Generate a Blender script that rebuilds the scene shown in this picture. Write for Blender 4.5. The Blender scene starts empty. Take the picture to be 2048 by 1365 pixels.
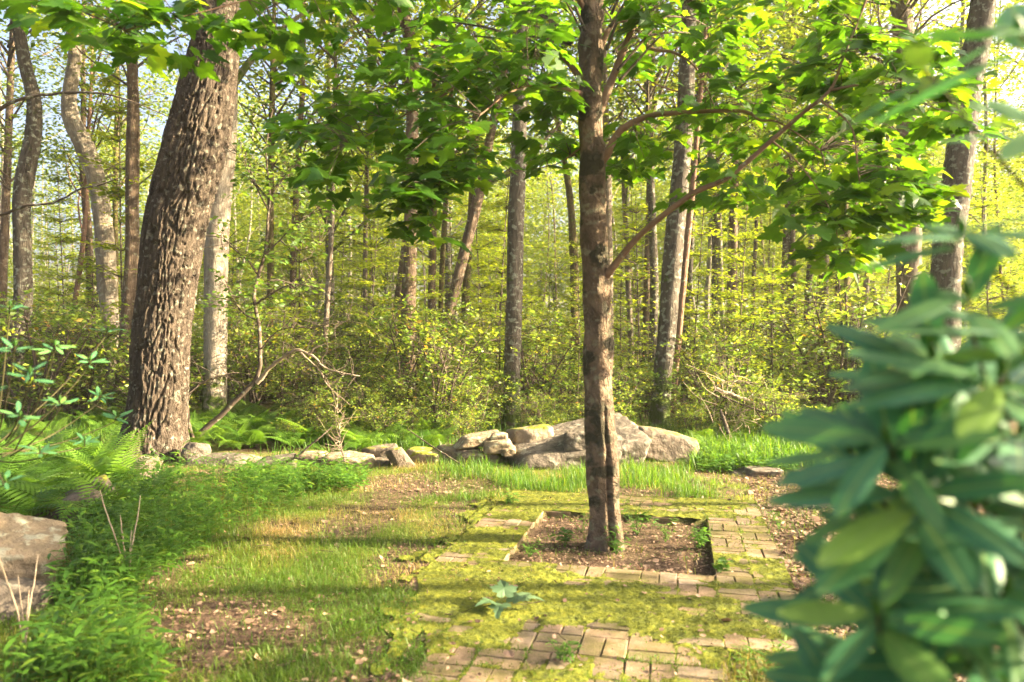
import bpy, math, random
import numpy as np
from mathutils import Vector

# ------------------------------------------------------------------ camera, light, exposure
scene = bpy.context.scene
COL = scene.collection
F, CX, CY, EYE = 1479.0, 1024.0, 682.0, 1.5           # focal length in photo pixels, principal point, eye height

cam_d = bpy.data.cameras.new('camera'); cam = bpy.data.objects.new('camera', cam_d); COL.objects.link(cam)
cam.location = (0, 0, EYE); cam.rotation_euler = (math.radians(90), 0, 0)
cam_d.sensor_width = 36; cam_d.lens = 26; cam_d.clip_start = 0.05; cam_d.clip_end = 1500
cam_d.dof.use_dof = True; cam_d.dof.focus_distance = 9.0; cam_d.dof.aperture_fstop = 2.0
scene.camera = cam

SUN_EL = math.radians(23); SUN_XY = Vector((1.0, -0.03)).normalized()
SUN = Vector((SUN_XY.x * math.cos(SUN_EL), SUN_XY.y * math.cos(SUN_EL), math.sin(SUN_EL)))
world = bpy.data.worlds.new('World'); scene.world = world; world.use_nodes = True
wn = world.node_tree
sky = wn.nodes.new('ShaderNodeTexSky'); sky.sky_type = 'NISHITA'; sky.sun_disc = False
sky.sun_elevation = SUN_EL; sky.sun_rotation = math.atan2(SUN.x, SUN.y)
sky.air_density = 0.6; sky.dust_density = 9.0; sky.ozone_density = 0.2
wn.nodes['Background'].inputs['Strength'].default_value = 0.08
wn.links.new(sky.outputs[0], wn.nodes['Background'].inputs[0])
sun_d = bpy.data.lights.new('sun', 'SUN'); sun_o = bpy.data.objects.new('sun', sun_d); COL.objects.link(sun_o)
sun_d.energy = 5.0; sun_d.angle = math.radians(0.5); sun_d.color = (1.0, 0.81, 0.52)
sun_o.rotation_euler = SUN.to_track_quat('Z', 'Y').to_euler(); sun_o.location = SUN * 60

scene.view_settings.view_transform = 'Standard'; scene.view_settings.look = 'None'
scene.view_settings.gamma = 1; scene.view_settings.exposure = 3.25
scene.view_settings.use_curve_mapping = False
scene.render.engine = 'CYCLES'
scene.cycles.max_bounces = 7; scene.cycles.diffuse_bounces = 4; scene.cycles.glossy_bounces = 2
scene.cycles.transmission_bounces = 4; scene.cycles.volume_bounces = 1
scene.cycles.caustics_reflective = False; scene.cycles.caustics_refractive = False
scene.cycles.use_denoising = True
scene.cycles.sample_clamp_indirect = 6

# ------------------------------------------------------------------ helpers
rg = np.random.default_rng(7)
random.seed(7)

def at(x, y, d):
    """photo pixel at distance d (metres ahead) -> place"""
    return np.array([(x - CX) / F * d, d, EYE - (y - CY) / F * d])

def on_ground(x, y):
    d = EYE * F / (y - CY)
    return np.array([(x - CX) / F * d, d, 0.0])

def nrm(v):
    return v / np.maximum(np.linalg.norm(v, axis=-1, keepdims=True), 1e-9)

def hash3(i):
    i = i.astype(np.int64)
    h = (i[..., 0] * 374761393 + i[..., 1] * 668265263 + i[..., 2] * 1274126177) & 0x7fffffff
    h = ((h ^ (h >> 13)) * 1274126177) & 0x7fffffff
    h = (h ^ (h >> 16)) & 0xffffff
    return h / float(0xffffff)

def vnoise(p):
    i = np.floor(p); f = p - i; f = f * f * (3 - 2 * f)
    r = 0
    for dx in (0, 1):
        for dy in (0, 1):
            for dz in (0, 1):
                w = (f[..., 0] if dx else 1 - f[..., 0]) * (f[..., 1] if dy else 1 - f[..., 1]) * (f[..., 2] if dz else 1 - f[..., 2])
                r = r + w * hash3(i + np.array([dx, dy, dz]))
    return r

def fbm(p, o=4):
    r = 0; a = .5; t = 0
    p = np.asarray(p, float)
    for k in range(o):
        r = r + a * vnoise(p * 2 ** k + 17.3 * k); t += a; a *= .5
    return r / t

def voro_edge(u, v, per):
    """F2-F1 of jittered cells; u wraps with period per (whole number of cells)"""
    iu = np.floor(u); iv = np.floor(v)
    f1 = np.full(u.shape, 9.); f2 = np.full(u.shape, 9.); cid = np.zeros(u.shape)
    for a in (-1, 0, 1):
        for b in (-1, 0, 1):
            cu = iu + a; cv = iv + b
            k = np.stack([np.mod(cu, per), cv, np.zeros_like(cu)], -1)
            ju = cu + .15 + .7 * hash3(k); jv = cv + .1 + .8 * hash3(k + np.array([0, 0, 5]))
            dd = np.sqrt((u - ju) ** 2 + (v - jv) ** 2)
            m = dd < f1
            f2 = np.where(m, f1, np.minimum(f2, dd)); f1 = np.where(m, dd, f1)
            cid = np.where(m, hash3(k + np.array([0, 0, 9])), cid)
    return f2 - f1, cid

def prop(o, label=None, cat=None, group=None, kind=None):
    if label: o['label'] = label
    if cat: o['category'] = cat
    if group: o['group'] = group
    if kind: o['kind'] = kind
    return o

def make_mesh(name, V, faces, mats, rnd=None, bk=None, smooth=True, midx=None):
    """faces: list of int arrays (n,3) or (n,4)"""
    me = bpy.data.meshes.new(name)
    V = np.asarray(V, np.float32)
    faces = [np.asarray(f, np.int32) for f in faces if len(f)]
    loops = np.concatenate([f.ravel() for f in faces])
    tot = np.concatenate([np.full(len(f), f.shape[1], np.int32) for f in faces])
    start = np.concatenate([[0], np.cumsum(tot)[:-1]]).astype(np.int32)
    me.vertices.add(len(V)); me.vertices.foreach_set('co', V.ravel())
    me.loops.add(len(loops)); me.loops.foreach_set('vertex_index', loops)
    me.polygons.add(len(tot)); me.polygons.foreach_set('loop_start', start); me.polygons.foreach_set('loop_total', tot)
    if midx is not None: me.polygons.foreach_set('material_index', np.asarray(midx, np.int32))
    me.polygons.foreach_set('use_smooth', np.full(len(tot), bool(smooth)))
    if rnd is not None:
        a = me.attributes.new('rnd', 'FLOAT', 'FACE'); a.data.foreach_set('value', np.asarray(rnd, np.float32))
    if bk is not None:
        a = me.attributes.new('bk', 'FLOAT_VECTOR', 'POINT'); a.data.foreach_set('vector', np.asarray(bk, np.float32).ravel())
    for m in (mats if isinstance(mats, (list, tuple)) else [mats]): me.materials.append(m)
    me.update(calc_edges=True); me.validate()
    return me

def link(name, me, parent=None, loc=None):
    o = bpy.data.objects.new(name, me); COL.objects.link(o)
    if parent is not None: o.parent = parent
    if loc is not None: o.location = loc
    return o

def empty(name, loc=(0, 0, 0), label=None, cat=None, group=None, kind=None):
    o = bpy.data.objects.new(name, None); COL.objects.link(o); o.location = loc; o.empty_display_size = .1
    return prop(o, label, cat, group, kind)

class MB:
    """collects pieces into one mesh"""
    def __init__(s): s.V = []; s.F = []; s.R = []; s.B = []; s.n = 0
    def add(s, V, F, rnd=None, bk=None):
        s.V.append(V)
        for f in (F if isinstance(F, list) else [F]):
            if len(f) == 0: continue
            s.F.append(np.asarray(f) + s.n)
            r = rnd if rnd is not None else 0.5
            s.R.append(np.broadcast_to(r, (len(f),)))
        s.B.append(bk if bk is not None else V)
        s.n += len(V)
    def mesh(s, name, mats, smooth=True):
        o4 = [i for i, f in enumerate(s.F) if f.shape[1] == 4]; o3 = [i for i, f in enumerate(s.F) if f.shape[1] == 3]
        idx = o4 + o3
        return make_mesh(name, np.concatenate(s.V), [s.F[i] for i in idx], mats,
                         np.concatenate([s.R[i] for i in idx]), np.concatenate(s.B), smooth)

def spline(pts, n):
    """Catmull-Rom through pts (k,m) at n points, roughly even in arc length"""
    pts = np.asarray(pts, float)
    if len(pts) == 2: 
        t = np.linspace(0, 1, n)[:, None]; return pts[0] * (1 - t) + pts[1] * t
    P = np.vstack([2 * pts[0] - pts[1], pts, 2 * pts[-1] - pts[-2]])
    seg = np.linalg.norm(np.diff(pts[:, :3], axis=0), axis=1); cum = np.concatenate([[0], np.cumsum(seg)])
    s = np.linspace(0, cum[-1], n); k = np.clip(np.searchsorted(cum, s, 'right') - 1, 0, len(seg) - 1)
    t = ((s - cum[k]) / np.maximum(seg[k], 1e-9))[:, None]
    a, b, c, d = P[k], P[k + 1], P[k + 2], P[k + 3]
    return .5 * (2 * b + (c - a) * t + (2 * a - 5 * b + 4 * c - d) * t ** 2 + (3 * b - a - 3 * c + d) * t ** 3)

def tube(path, rad, seg=8, disp=None, cap=False):
    path = np.asarray(path, float); n = len(path); rad = np.broadcast_to(np.asarray(rad, float), (n,))
    T = nrm(np.gradient(path, axis=0))
    ref = np.array([1., 0, 0]) if abs(T[0, 0]) < .8 else np.array([0, 1., 0])
    U = np.zeros_like(path); u = ref
    for i in range(n):
        u = u - T[i] * (u @ T[i]); u = u / max(np.linalg.norm(u), 1e-9); U[i] = u
    W = np.cross(T, U)
    th = np.linspace(0, 2 * math.pi, seg, endpoint=False)
    c, s_ = np.cos(th), np.sin(th)
    L = np.concatenate([[0], np.cumsum(np.linalg.norm(np.diff(path, axis=0), axis=1))])
    R = np.repeat(rad[:, None], seg, 1)
    if disp is not None: R = R + disp(th[None, :], L[:, None], rad[:, None])
    V = path[:, None] + R[..., None] * (U[:, None] * c[None, :, None] + W[:, None] * s_[None, :, None])
    rm = float(rad.mean())
    bk = np.stack([np.broadcast_to(c * rm, (n, seg)), np.broadcast_to(s_ * rm, (n, seg)), np.broadcast_to(L[:, None], (n, seg))], -1)
    i = np.arange(n - 1)[:, None] * seg; j = np.arange(seg)[None, :]; j2 = (j + 1) % seg
    Q = np.stack([i + j, i + j2, i + seg + j2, i + seg + j], -1).reshape(-1, 4)
    return V.reshape(-1, 3), Q, bk.reshape(-1, 3)

def frames(dirv, up):
    y = nrm(dirv); x = np.cross(y, up); x = nrm(x); z = np.cross(x, y)
    return np.stack([x, y, z], axis=2)

def scatter(tv, tf, pos, Rm, sc):
    N, k = len(pos), len(tv)
    sc = np.asarray(sc, float)
    sv = (tv[None] * (sc[:, None, None] if sc.ndim == 1 else sc[:, None, :]))
    V = np.einsum('nij,nkj->nki', Rm, sv) + pos[:, None]
    Fs = (tf[None] + (np.arange(N) * k)[:, None, None]).reshape(-1, tf.shape[1])
    return V.reshape(-1, 3), Fs, len(tf)

def rand_dirs(n, zl=-.3, zh=.2):
    a = rg.uniform(0, 2 * math.pi, n); z = rg.uniform(zl, zh, n)
    return nrm(np.stack([np.cos(a), np.sin(a), z], -1))

def rand_up(n, tilt):
    return nrm(np.array([0, 0, 1.]) + rg.normal(0, tilt, (n, 3)))

# ------------------------------------------------------------------ materials
def new_mat(name):
    m = bpy.data.materials.new(name); m.use_nodes = True; nt = m.node_tree
    for n in list(nt.nodes): nt.nodes.remove(n)
    out = nt.nodes.new('ShaderNodeOutputMaterial')
    return m, nt, out

def N(nt, t, **kw):
    n = nt.nodes.new(t)
    for k, v in kw.items():
        if hasattr(n, k): setattr(n, k, v)
        else: n.inputs[k.replace('_', ' ')].default_value = v
    return n

def ramp(nt, fac, stops):
    r = nt.nodes.new('ShaderNodeValToRGB'); e = r.color_ramp.elements
    while len(e) < len(stops): e.new(0.5)
    for q, (p, c) in zip(e, stops): q.position = p; q.color = (*c, 1) if len(c) == 3 else c
    nt.links.new(fac, r.inputs[0]); return r.outputs[0]

def leaf_mat(name, stops, trans, tfac=.45, rough=.45, spec=.4, obj_rnd=False, vein=False):
    m, nt, out = new_mat(name); L = nt.links.new; vf = None
    if obj_rnd: fac = N(nt, 'ShaderNodeObjectInfo').outputs['Random']
    else:
        at_ = N(nt, 'ShaderNodeAttribute', attribute_name='rnd'); fac = at_.outputs['Fac']
    col = ramp(nt, fac, stops)
    no = N(nt, 'ShaderNodeTexNoise'); no.inputs['Scale'].default_value = 30
    geo = N(nt, 'ShaderNodeNewGeometry'); L(geo.outputs['Position'], no.inputs['Vector'])
    if vein:
        tc = N(nt, 'ShaderNodeTexCoord'); sx = N(nt, 'ShaderNodeSeparateXYZ'); L(tc.outputs['Object'], sx.inputs[0])
        ab = N(nt, 'ShaderNodeMath', operation='ABSOLUTE'); L(sx.outputs['X'], ab.inputs[0])
        wv = N(nt, 'ShaderNodeMath', operation='MULTIPLY_ADD'); L(ab.outputs[0], wv.inputs[0]); wv.inputs[1].default_value = -55; L(sx.outputs['Y'], wv.inputs[2])
        vf = ramp(nt, ab.outputs[0], [(.006, (.75, .75, .75)), (.016, (0, 0, 0))])
        ly = N(nt, 'ShaderNodeMath', operation='MULTIPLY_ADD'); L(ab.outputs[0], ly.inputs[0]); ly.inputs[1].default_value = -.7; L(sx.outputs['Y'], ly.inputs[2])
        sn = N(nt, 'ShaderNodeMath', operation='MULTIPLY'); L(ly.outputs[0], sn.inputs[0]); sn.inputs[1].default_value = 62
        si = N(nt, 'ShaderNodeMath', operation='SINE'); L(sn.outputs[0], si.inputs[0])
        lf = ramp(nt, si.outputs[0], [(.80, (0, 0, 0)), (1, (.12, .12, .12))])
        mv = N(nt, 'ShaderNodeMix', data_type='RGBA'); L(vf, mv.inputs[0]); L(col, mv.inputs[6]); mv.inputs[7].default_value = (.16, .25, .06, 1)
        mw = N(nt, 'ShaderNodeMix', data_type='RGBA'); L(lf, mw.inputs[0]); L(mv.outputs[2], mw.inputs[6]); mw.inputs[7].default_value = (.10, .20, .06, 1)
        n9 = N(nt, 'ShaderNodeTexNoise'); n9.inputs['Scale'].default_value = 9; oi9 = N(nt, 'ShaderNodeObjectInfo'); v9 = N(nt, 'ShaderNodeVectorMath', operation='ADD'); L(tc.outputs['Object'], v9.inputs[0]); L(oi9.outputs['Location'], v9.inputs[1]); L(v9.outputs[0], n9.inputs['Vector'])
        yf = ramp(nt, n9.outputs['Fac'], [(.66, (0, 0, 0)), (.78, (.35, .35, .35))])
        my = N(nt, 'ShaderNodeMix', data_type='RGBA'); L(yf, my.inputs[0]); L(mw.outputs[2], my.inputs[6]); my.inputs[7].default_value = (.13, .15, .03, 1); col = my.outputs[2]
    hv = N(nt, 'ShaderNodeHueSaturation'); L(col, hv.inputs['Color'])
    mr = N(nt, 'ShaderNodeMapRange'); L(no.outputs['Fac'], mr.inputs[0]); mr.inputs[3].default_value = .75; mr.inputs[4].default_value = 1.25
    L(mr.outputs[0], hv.inputs['Value'])
    p = N(nt, 'ShaderNodeBsdfPrincipled'); L(hv.outputs[0], p.inputs['Base Color'])
    p.inputs['Roughness'].default_value = rough; p.inputs['Specular IOR Level'].default_value = spec
    t = N(nt, 'ShaderNodeBsdfTranslucent')
    mx = N(nt, 'ShaderNodeMix', data_type='RGBA', blend_type='MULTIPLY'); mx.inputs[0].default_value = 1
    L(hv.outputs[0], mx.inputs[6]); mx.inputs[7].default_value = (*trans, 1)
    L(mx.outputs[2], t.inputs['Color'])
    ms = N(nt, 'ShaderNodeMixShader'); ms.inputs[0].default_value = tfac
    L(p.outputs[0], ms.inputs[1]); L(t.outputs[0], ms.inputs[2]); L(ms.outputs[0], out.inputs[0])
    return m

def bark_mat(name, c0, c1, scale=9., stretch=.2, lichen=.0, lcol=(.36, .38, .30), bump=.6, moss=0., spots=0.):
    m, nt, out = new_mat(name); L = nt.links.new
    a = N(nt, 'ShaderNodeAttribute', attribute_name='bk')
    mp = N(nt, 'ShaderNodeMapping'); L(a.outputs['Vector'], mp.inputs[0]); mp.inputs['Scale'].default_value = (1, 1, stretch)
    oi = N(nt, 'ShaderNodeObjectInfo')
    va = N(nt, 'ShaderNodeVectorMath', operation='ADD'); L(mp.outputs[0], va.inputs[0]); L(oi.outputs['Random'], va.inputs[1])
    n1 = N(nt, 'ShaderNodeTexNoise'); n1.inputs['Scale'].default_value = scale; n1.inputs['Detail'].default_value = 6; n1.inputs['Roughness'].default_value = .65
    L(va.outputs[0], n1.inputs['Vector'])
    vo = N(nt, 'ShaderNodeTexVoronoi', feature='DISTANCE_TO_EDGE'); vo.inputs['Scale'].default_value = scale * 2.4
    vd = N(nt, 'ShaderNodeVectorMath', operation='SCALE'); vd.inputs['Scale'].default_value = .12; L(n1.outputs['Color'], vd.inputs[0])
    vb = N(nt, 'ShaderNodeVectorMath', operation='ADD'); L(va.outputs[0], vb.inputs[0]); L(vd.outputs[0], vb.inputs[1]); L(vb.outputs[0], vo.inputs['Vector'])
    base = ramp(nt, n1.outputs['Fac'], [(.32, c0), (.68, c1)])
    col = base
    if lichen > 0:
        n2 = N(nt, 'ShaderNodeTexNoise'); n2.inputs['Scale'].default_value = 14; n2.inputs['Detail'].default_value = 5
        L(a.outputs['Vector'], n2.inputs['Vector'])
        f = ramp(nt, n2.outputs['Fac'], [(.62 - lichen * .25, (0, 0, 0)), (.70 - lichen * .2, (1, 1, 1))])
        mx = N(nt, 'ShaderNodeMix', data_type='RGBA'); L(f, mx.inputs[0]); L(col, mx.inputs[6]); mx.inputs[7].default_value = (*lcol, 1); col = mx.outputs[2]
    if spots > 0:
        n3 = N(nt, 'ShaderNodeTexNoise'); n3.inputs['Scale'].default_value = 5.5; n3.inputs['Detail'].default_value = 4
        L(a.outputs['Vector'], n3.inputs['Vector'])
        f = ramp(nt, n3.outputs['Fac'], [(.64 - spots * .12, (0, 0, 0)), (.70 - spots * .12, (1, 1, 1))])
        mx = N(nt, 'ShaderNodeMix', data_type='RGBA'); L(f, mx.inputs[0]); L(col, mx.inputs[6]); mx.inputs[7].default_value = (.055, .05, .032, 1); col = mx.outputs[2]
    if moss > 0:
        sx = N(nt, 'ShaderNodeSeparateXYZ'); L(a.outputs['Vector'], sx.inputs[0])
        n4 = N(nt, 'ShaderNodeTexNoise'); n4.inputs['Scale'].default_value = 6; L(a.outputs['Vector'], n4.inputs['Vector'])
        mr = N(nt, 'ShaderNodeMapRange'); L(sx.outputs['Z'], mr.inputs[0]); mr.inputs[1].default_value = .3; mr.inputs[2].default_value = 1.6; mr.inputs[3].default_value = .28; mr.inputs[4].default_value = -.05
        ad = N(nt, 'ShaderNodeMath', operation='ADD'); L(n4.outputs['Fac'], ad.inputs[0]); L(mr.outputs[0], ad.inputs[1])
        f = ramp(nt, ad.outputs[0], [(.66 - moss * .1, (0, 0, 0)), (.78 - moss * .1, (1, 1, 1))])
        mx = N(nt, 'ShaderNodeMix', data_type='RGBA'); L(f, mx.inputs[0]); L(col, mx.inputs[6]); mx.inputs[7].default_value = (.07, .10, .02, 1); col = mx.outputs[2]
    p = N(nt, 'ShaderNodeBsdfPrincipled'); L(col, p.inputs['Base Color']); p.inputs['Roughness'].default_value = .9; p.inputs['Specular IOR Level'].default_value = .15
    hs = N(nt, 'ShaderNodeMath', operation='MINIMUM'); L(vo.outputs['Distance'], hs.inputs[0]); hs.inputs[1].default_value = .25
    h2 = N(nt, 'ShaderNodeMath', operation='MULTIPLY_ADD'); L(hs.outputs[0], h2.inputs[0]); h2.inputs[1].default_value = 2.5; L(n1.outputs['Fac'], h2.inputs[2])
    b = N(nt, 'ShaderNodeBump'); b.inputs['Strength'].default_value = bump; b.inputs['Distance'].default_value = .03
    L(h2.outputs[0], b.inputs['Height']); L(b.outputs[0], p.inputs['Normal']); L(p.outputs[0], out.inputs[0])
    return m

def stone_mat(name, c0, c1, lich=(.30, .31, .24), la=.5, moss=.0):
    m, nt, out = new_mat(name); L = nt.links.new
    tc = N(nt, 'ShaderNodeTexCoord'); oi = N(nt, 'ShaderNodeObjectInfo')
    va = N(nt, 'ShaderNodeVectorMath', operation='ADD'); L(tc.outputs['Object'], va.inputs[0]); L(oi.outputs['Location'], va.inputs[1])
    n1 = N(nt, 'ShaderNodeTexNoise'); n1.inputs['Scale'].default_value = 5; n1.inputs['Detail'].default_value = 8; n1.inputs['Roughness'].default_value = .7; L(va.outputs[0], n1.inputs['Vector'])
    n2 = N(nt, 'ShaderNodeTexNoise'); n2.inputs['Scale'].default_value = 11; n2.inputs['Detail'].default_value = 6; L(va.outputs[0], n2.inputs['Vector'])
    col = ramp(nt, n1.outputs['Fac'], [(.3, c0), (.7, c1)])
    f = ramp(nt, n2.outputs['Fac'], [(.62 - la * .12, (0, 0, 0)), (.72 - la * .1, (1, 1, 1))])
    mx = N(nt, 'ShaderNodeMix', data_type='RGBA'); L(f, mx.inputs[0]); L(col, mx.inputs[6]); mx.inputs[7].default_value = (*lich, 1); col = mx.outputs[2]
    if moss > 0:
        g = N(nt, 'ShaderNodeNewGeometry'); sx = N(nt, 'ShaderNodeSeparateXYZ'); L(g.outputs['Normal'], sx.inputs[0])
        n5 = N(nt, 'ShaderNodeTexNoise'); n5.inputs['Scale'].default_value = 7; n5.inputs['Detail'].default_value = 5; L(va.outputs[0], n5.inputs['Vector'])
        ma = N(nt, 'ShaderNodeMath', operation='MULTIPLY_ADD'); L(sx.outputs['Z'], ma.inputs[0]); ma.inputs[1].default_value = .22; L(n5.outputs['Fac'], ma.inputs[2])
        f = ramp(nt, ma.outputs[0], [(.74 - moss * .2, (0, 0, 0)), (.82 - moss * .2, (1, 1, 1))])
        mx = N(nt, 'ShaderNodeMix', data_type='RGBA'); L(f, mx.inputs[0]); L(col, mx.inputs[6]); mx.inputs[7].default_value = (.16, .17, .02, 1); col = mx.outputs[2]
    p = N(nt, 'ShaderNodeBsdfPrincipled'); L(col, p.inputs['Base Color']); p.inputs['Roughness'].default_value = .9; p.inputs['Specular IOR Level'].default_value = .2
    ad = N(nt, 'ShaderNodeMath', operation='ADD'); L(n1.outputs['Fac'], ad.inputs[0]); L(n2.outputs['Fac'], ad.inputs[1])
    b = N(nt, 'ShaderNodeBump'); b.inputs['Strength'].default_value = 1.0; b.inputs['Distance'].default_value = .05
    L(ad.outputs[0], b.inputs['Height']); L(b.outputs[0], p.inputs['Normal']); L(p.outputs[0], out.inputs[0])
    return m

def brick_mat(name, a, b):
    m, nt, out = new_mat(name); L = nt.links.new
    g = N(nt, 'ShaderNodeNewGeometry'); oi = N(nt, 'ShaderNodeObjectInfo')
    n1 = N(nt, 'ShaderNodeTexNoise'); n1.inputs['Scale'].default_value = 16; n1.inputs['Detail'].default_value = 9; n1.inputs['Roughness'].default_value = .75; L(g.outputs['Position'], n1.inputs['Vector'])
    n2 = N(nt, 'ShaderNodeTexNoise'); n2.inputs['Scale'].default_value = 3.2; n2.inputs['Detail'].default_value = 8; n2.inputs['Roughness'].default_value = .7; L(g.outputs['Position'], n2.inputs['Vector'])
    n3 = N(nt, 'ShaderNodeTexNoise'); n3.inputs['Scale'].default_value = 120; n3.inputs['Detail'].default_value = 3; L(g.outputs['Position'], n3.inputs['Vector'])
    col = ramp(nt, n1.outputs['Fac'], [(.28, tuple(x * .45 for x in a)), (.45, a), (.75, b)])
    hv = N(nt, 'ShaderNodeHueSaturation'); L(col, hv.inputs['Color']); mr = N(nt, 'ShaderNodeMapRange'); L(oi.outputs['Random'], mr.inputs[0]); mr.inputs[3].default_value = .75; mr.inputs[4].default_value = 1.2; L(mr.outputs[0], hv.inputs['Value'])
    f = ramp(nt, n2.outputs['Fac'], [(.40, (0, 0, 0)), (.60, (.8, .8, .8))])
    mx = N(nt, 'ShaderNodeMix', data_type='RGBA'); L(f, mx.inputs[0]); L(hv.outputs[0], mx.inputs[6]); mx.inputs[7].default_value = (.085, .08, .022, 1)
    d = ramp(nt, n3.outputs['Fac'], [(.56, (0, 0, 0)), (.70, (.7, .7, .7))])
    m2 = N(nt, 'ShaderNodeMix', data_type='RGBA'); L(d, m2.inputs[0]); L(mx.outputs[2], m2.inputs[6]); m2.inputs[7].default_value = (.06, .045, .03, 1)
    p = N(nt, 'ShaderNodeBsdfPrincipled'); L(m2.outputs[2], p.inputs['Base Color']); p.inputs['Roughness'].default_value = .9; p.inputs['Specular IOR Level'].default_value = .15
    ad = N(nt, 'ShaderNodeMath', operation='ADD'); L(n1.outputs['Fac'], ad.inputs[0]); L(n3.outputs['Fac'], ad.inputs[1])
    bp = N(nt, 'ShaderNodeBump'); bp.inputs['Strength'].default_value = .6; bp.inputs['Distance'].default_value = .006; L(ad.outputs[0], bp.inputs['Height']); L(bp.outputs[0], p.inputs['Normal']); L(p.outputs[0], out.inputs[0])
    return m

def noise_mat(name, stops, scale=8, rough=.9, bump=.5, dist=.02, attr=None, detail=8):
    m, nt, out = new_mat(name); L = nt.links.new
    g = N(nt, 'ShaderNodeNewGeometry')
    n1 = N(nt, 'ShaderNodeTexNoise'); n1.inputs['Scale'].default_value = scale; n1.inputs['Detail'].default_value = detail; n1.inputs['Roughness'].default_value = .7
    L(g.outputs['Position'], n1.inputs['Vector'])
    fac = n1.outputs['Fac']
    if attr:
        a = N(nt, 'ShaderNodeAttribute', attribute_name=attr)
        ma = N(nt, 'ShaderNodeMath', operation='MULTIPLY_ADD'); L(a.outputs['Fac'], ma.inputs[0]); ma.inputs[1].default_value = .6
        sb = N(nt, 'ShaderNodeMath', operation='SUBTRACT'); L(n1.outputs['Fac'], sb.inputs[0]); sb.inputs[1].default_value = .3; L(sb.outputs[0], ma.inputs[2]); fac = ma.outputs[0]
    col = ramp(nt, fac, stops)
    p = N(nt, 'ShaderNodeBsdfPrincipled'); L(col, p.inputs['Base Color']); p.inputs['Roughness'].default_value = rough; p.inputs['Specular IOR Level'].default_value = .2
    b = N(nt, 'ShaderNodeBump'); b.inputs['Strength'].default_value = bump; b.inputs['Distance'].default_value = dist
    L(n1.outputs['Fac'], b.inputs['Height']); L(b.outputs[0], p.inputs['Normal']); L(p.outputs[0], out.inputs[0])
    return m

M_stem = noise_mat('green_stem', [(.3, (.03, .028, .012)), (.7, (.06, .055, .02))], 20)
G_MAPLE = [(0, (.018, .060, .006)), (.5, (.036, .105, .008)), (.85, (.062, .145, .010)), (1, (.10, .17, .012))]
M_maple = leaf_mat('maple_leaf', G_MAPLE, (3.6, 2.9, .9), .5, .42, .4)
M_maple_o = leaf_mat('maple_leaf_single', G_MAPLE, (3.6, 2.9, .9), .5, .42, .4, obj_rnd=True)
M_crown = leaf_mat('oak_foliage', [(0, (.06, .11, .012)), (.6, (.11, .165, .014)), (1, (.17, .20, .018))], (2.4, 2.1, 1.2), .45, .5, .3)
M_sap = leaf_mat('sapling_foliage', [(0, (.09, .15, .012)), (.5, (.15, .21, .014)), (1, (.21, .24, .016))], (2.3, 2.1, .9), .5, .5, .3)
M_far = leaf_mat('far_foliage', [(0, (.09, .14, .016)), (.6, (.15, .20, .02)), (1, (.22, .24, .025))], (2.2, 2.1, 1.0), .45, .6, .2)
M_laurel = leaf_mat('laurel_foliage', [(0, (.05, .11, .018)), (.45, (.115, .18, .024)), (.80, (.19, .235, .03)), (.93, (.26, .20, .04)), (1, (.30, .15, .04))], (2.0, 1.9, 1.0), .46, .45, .4)
M_fern = leaf_mat('fern_frond', [(0, (.05, .12, .012)), (1, (.10, .19, .02))], (2.2, 2.0, 1.0), .45, .5, .3, obj_rnd=True)
M_fernbed = leaf_mat('fern_bed', [(0, (.045, .11, .012)), (1, (.10, .18, .02))], (2.2, 2.0, 1.0), .45, .5, .3)
M_grass = leaf_mat('grass_blade', [(0, (.06, .12, .012)), (.4, (.10, .165, .016)), (.65, (.17, .18, .035)), (.85, (.25, .20, .075)), (1, (.30, .21, .11))], (1.9, 1.7, 1.0), .4, .5, .3)
M_stilt = leaf_mat('stilt_grass', [(0, (.035, .095, .012)), (.7, (.065, .15, .015)), (1, (.12, .19, .02))], (2.3, 2.0, .8), .42, .5, .3)
M_weed = leaf_mat('weed_leaf', [(0, (.05, .13, .02)), (1, (.10, .20, .02))], (2.0, 1.9, .9), .4, .5, .35)
M_litter = leaf_mat('litter_leaf', [(0, (.08, .05, .035)), (.5, (.19, .12, .08)), (1, (.34, .235, .16))], (1, .9, .8), .12, .7, .2)
M_rhodo = leaf_mat('rhododendron_leaf', [(0, (.026, .105, .042)), (.5, (.046, .155, .062)), (.9, (.075, .19, .05)), (1, (.15, .25, .03))], (2.2, 2.2, .8), .2, .5, .5, obj_rnd=True, vein=True)
M_cut = leaf_mat('fallen_green_leaf', [(0, (.065, .12, .055)), (1, (.10, .16, .08))], (1.5, 1.5, 1), .25, .45, .4)

B_oak = bark_mat('chestnut_oak_bark', (.034, .027, .021), (.122, .094, .07), 14, .25, .2, (.20, .19, .145), 1.0)
B_maple = bark_mat('maple_bark', (.078, .058, .04), (.215, .155, .105), 11, .45, .3, (.21, .19, .125), .9, moss=-.3, spots=1.0)
B_grey = bark_mat('grey_oak_bark', (.045, .038, .03), (.14, .12, .095), 13, .16, .32, (.23, .24, .19), 1.0, moss=.5)
B_pale = bark_mat('pale_oak_bark', (.085, .066, .05), (.21, .17, .13), 13, .16, .2, (.25, .235, .19), .9, moss=.3)
B_white = bark_mat('pale_sunlit_oak_bark', (.16, .13, .10), (.33, .285, .225), 13, .16, .2, (.34, .33, .27), .8, moss=.2)  # pale bark; sunlight on the bowed trunk is put into this colour
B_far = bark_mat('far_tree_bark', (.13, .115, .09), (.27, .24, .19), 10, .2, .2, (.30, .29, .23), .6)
B_tan = bark_mat('tan_oak_bark', (.065, .046, .032), (.18, .13, .092), 12, .16, .2, (.22, .20, .15), .9, moss=.4)
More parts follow.
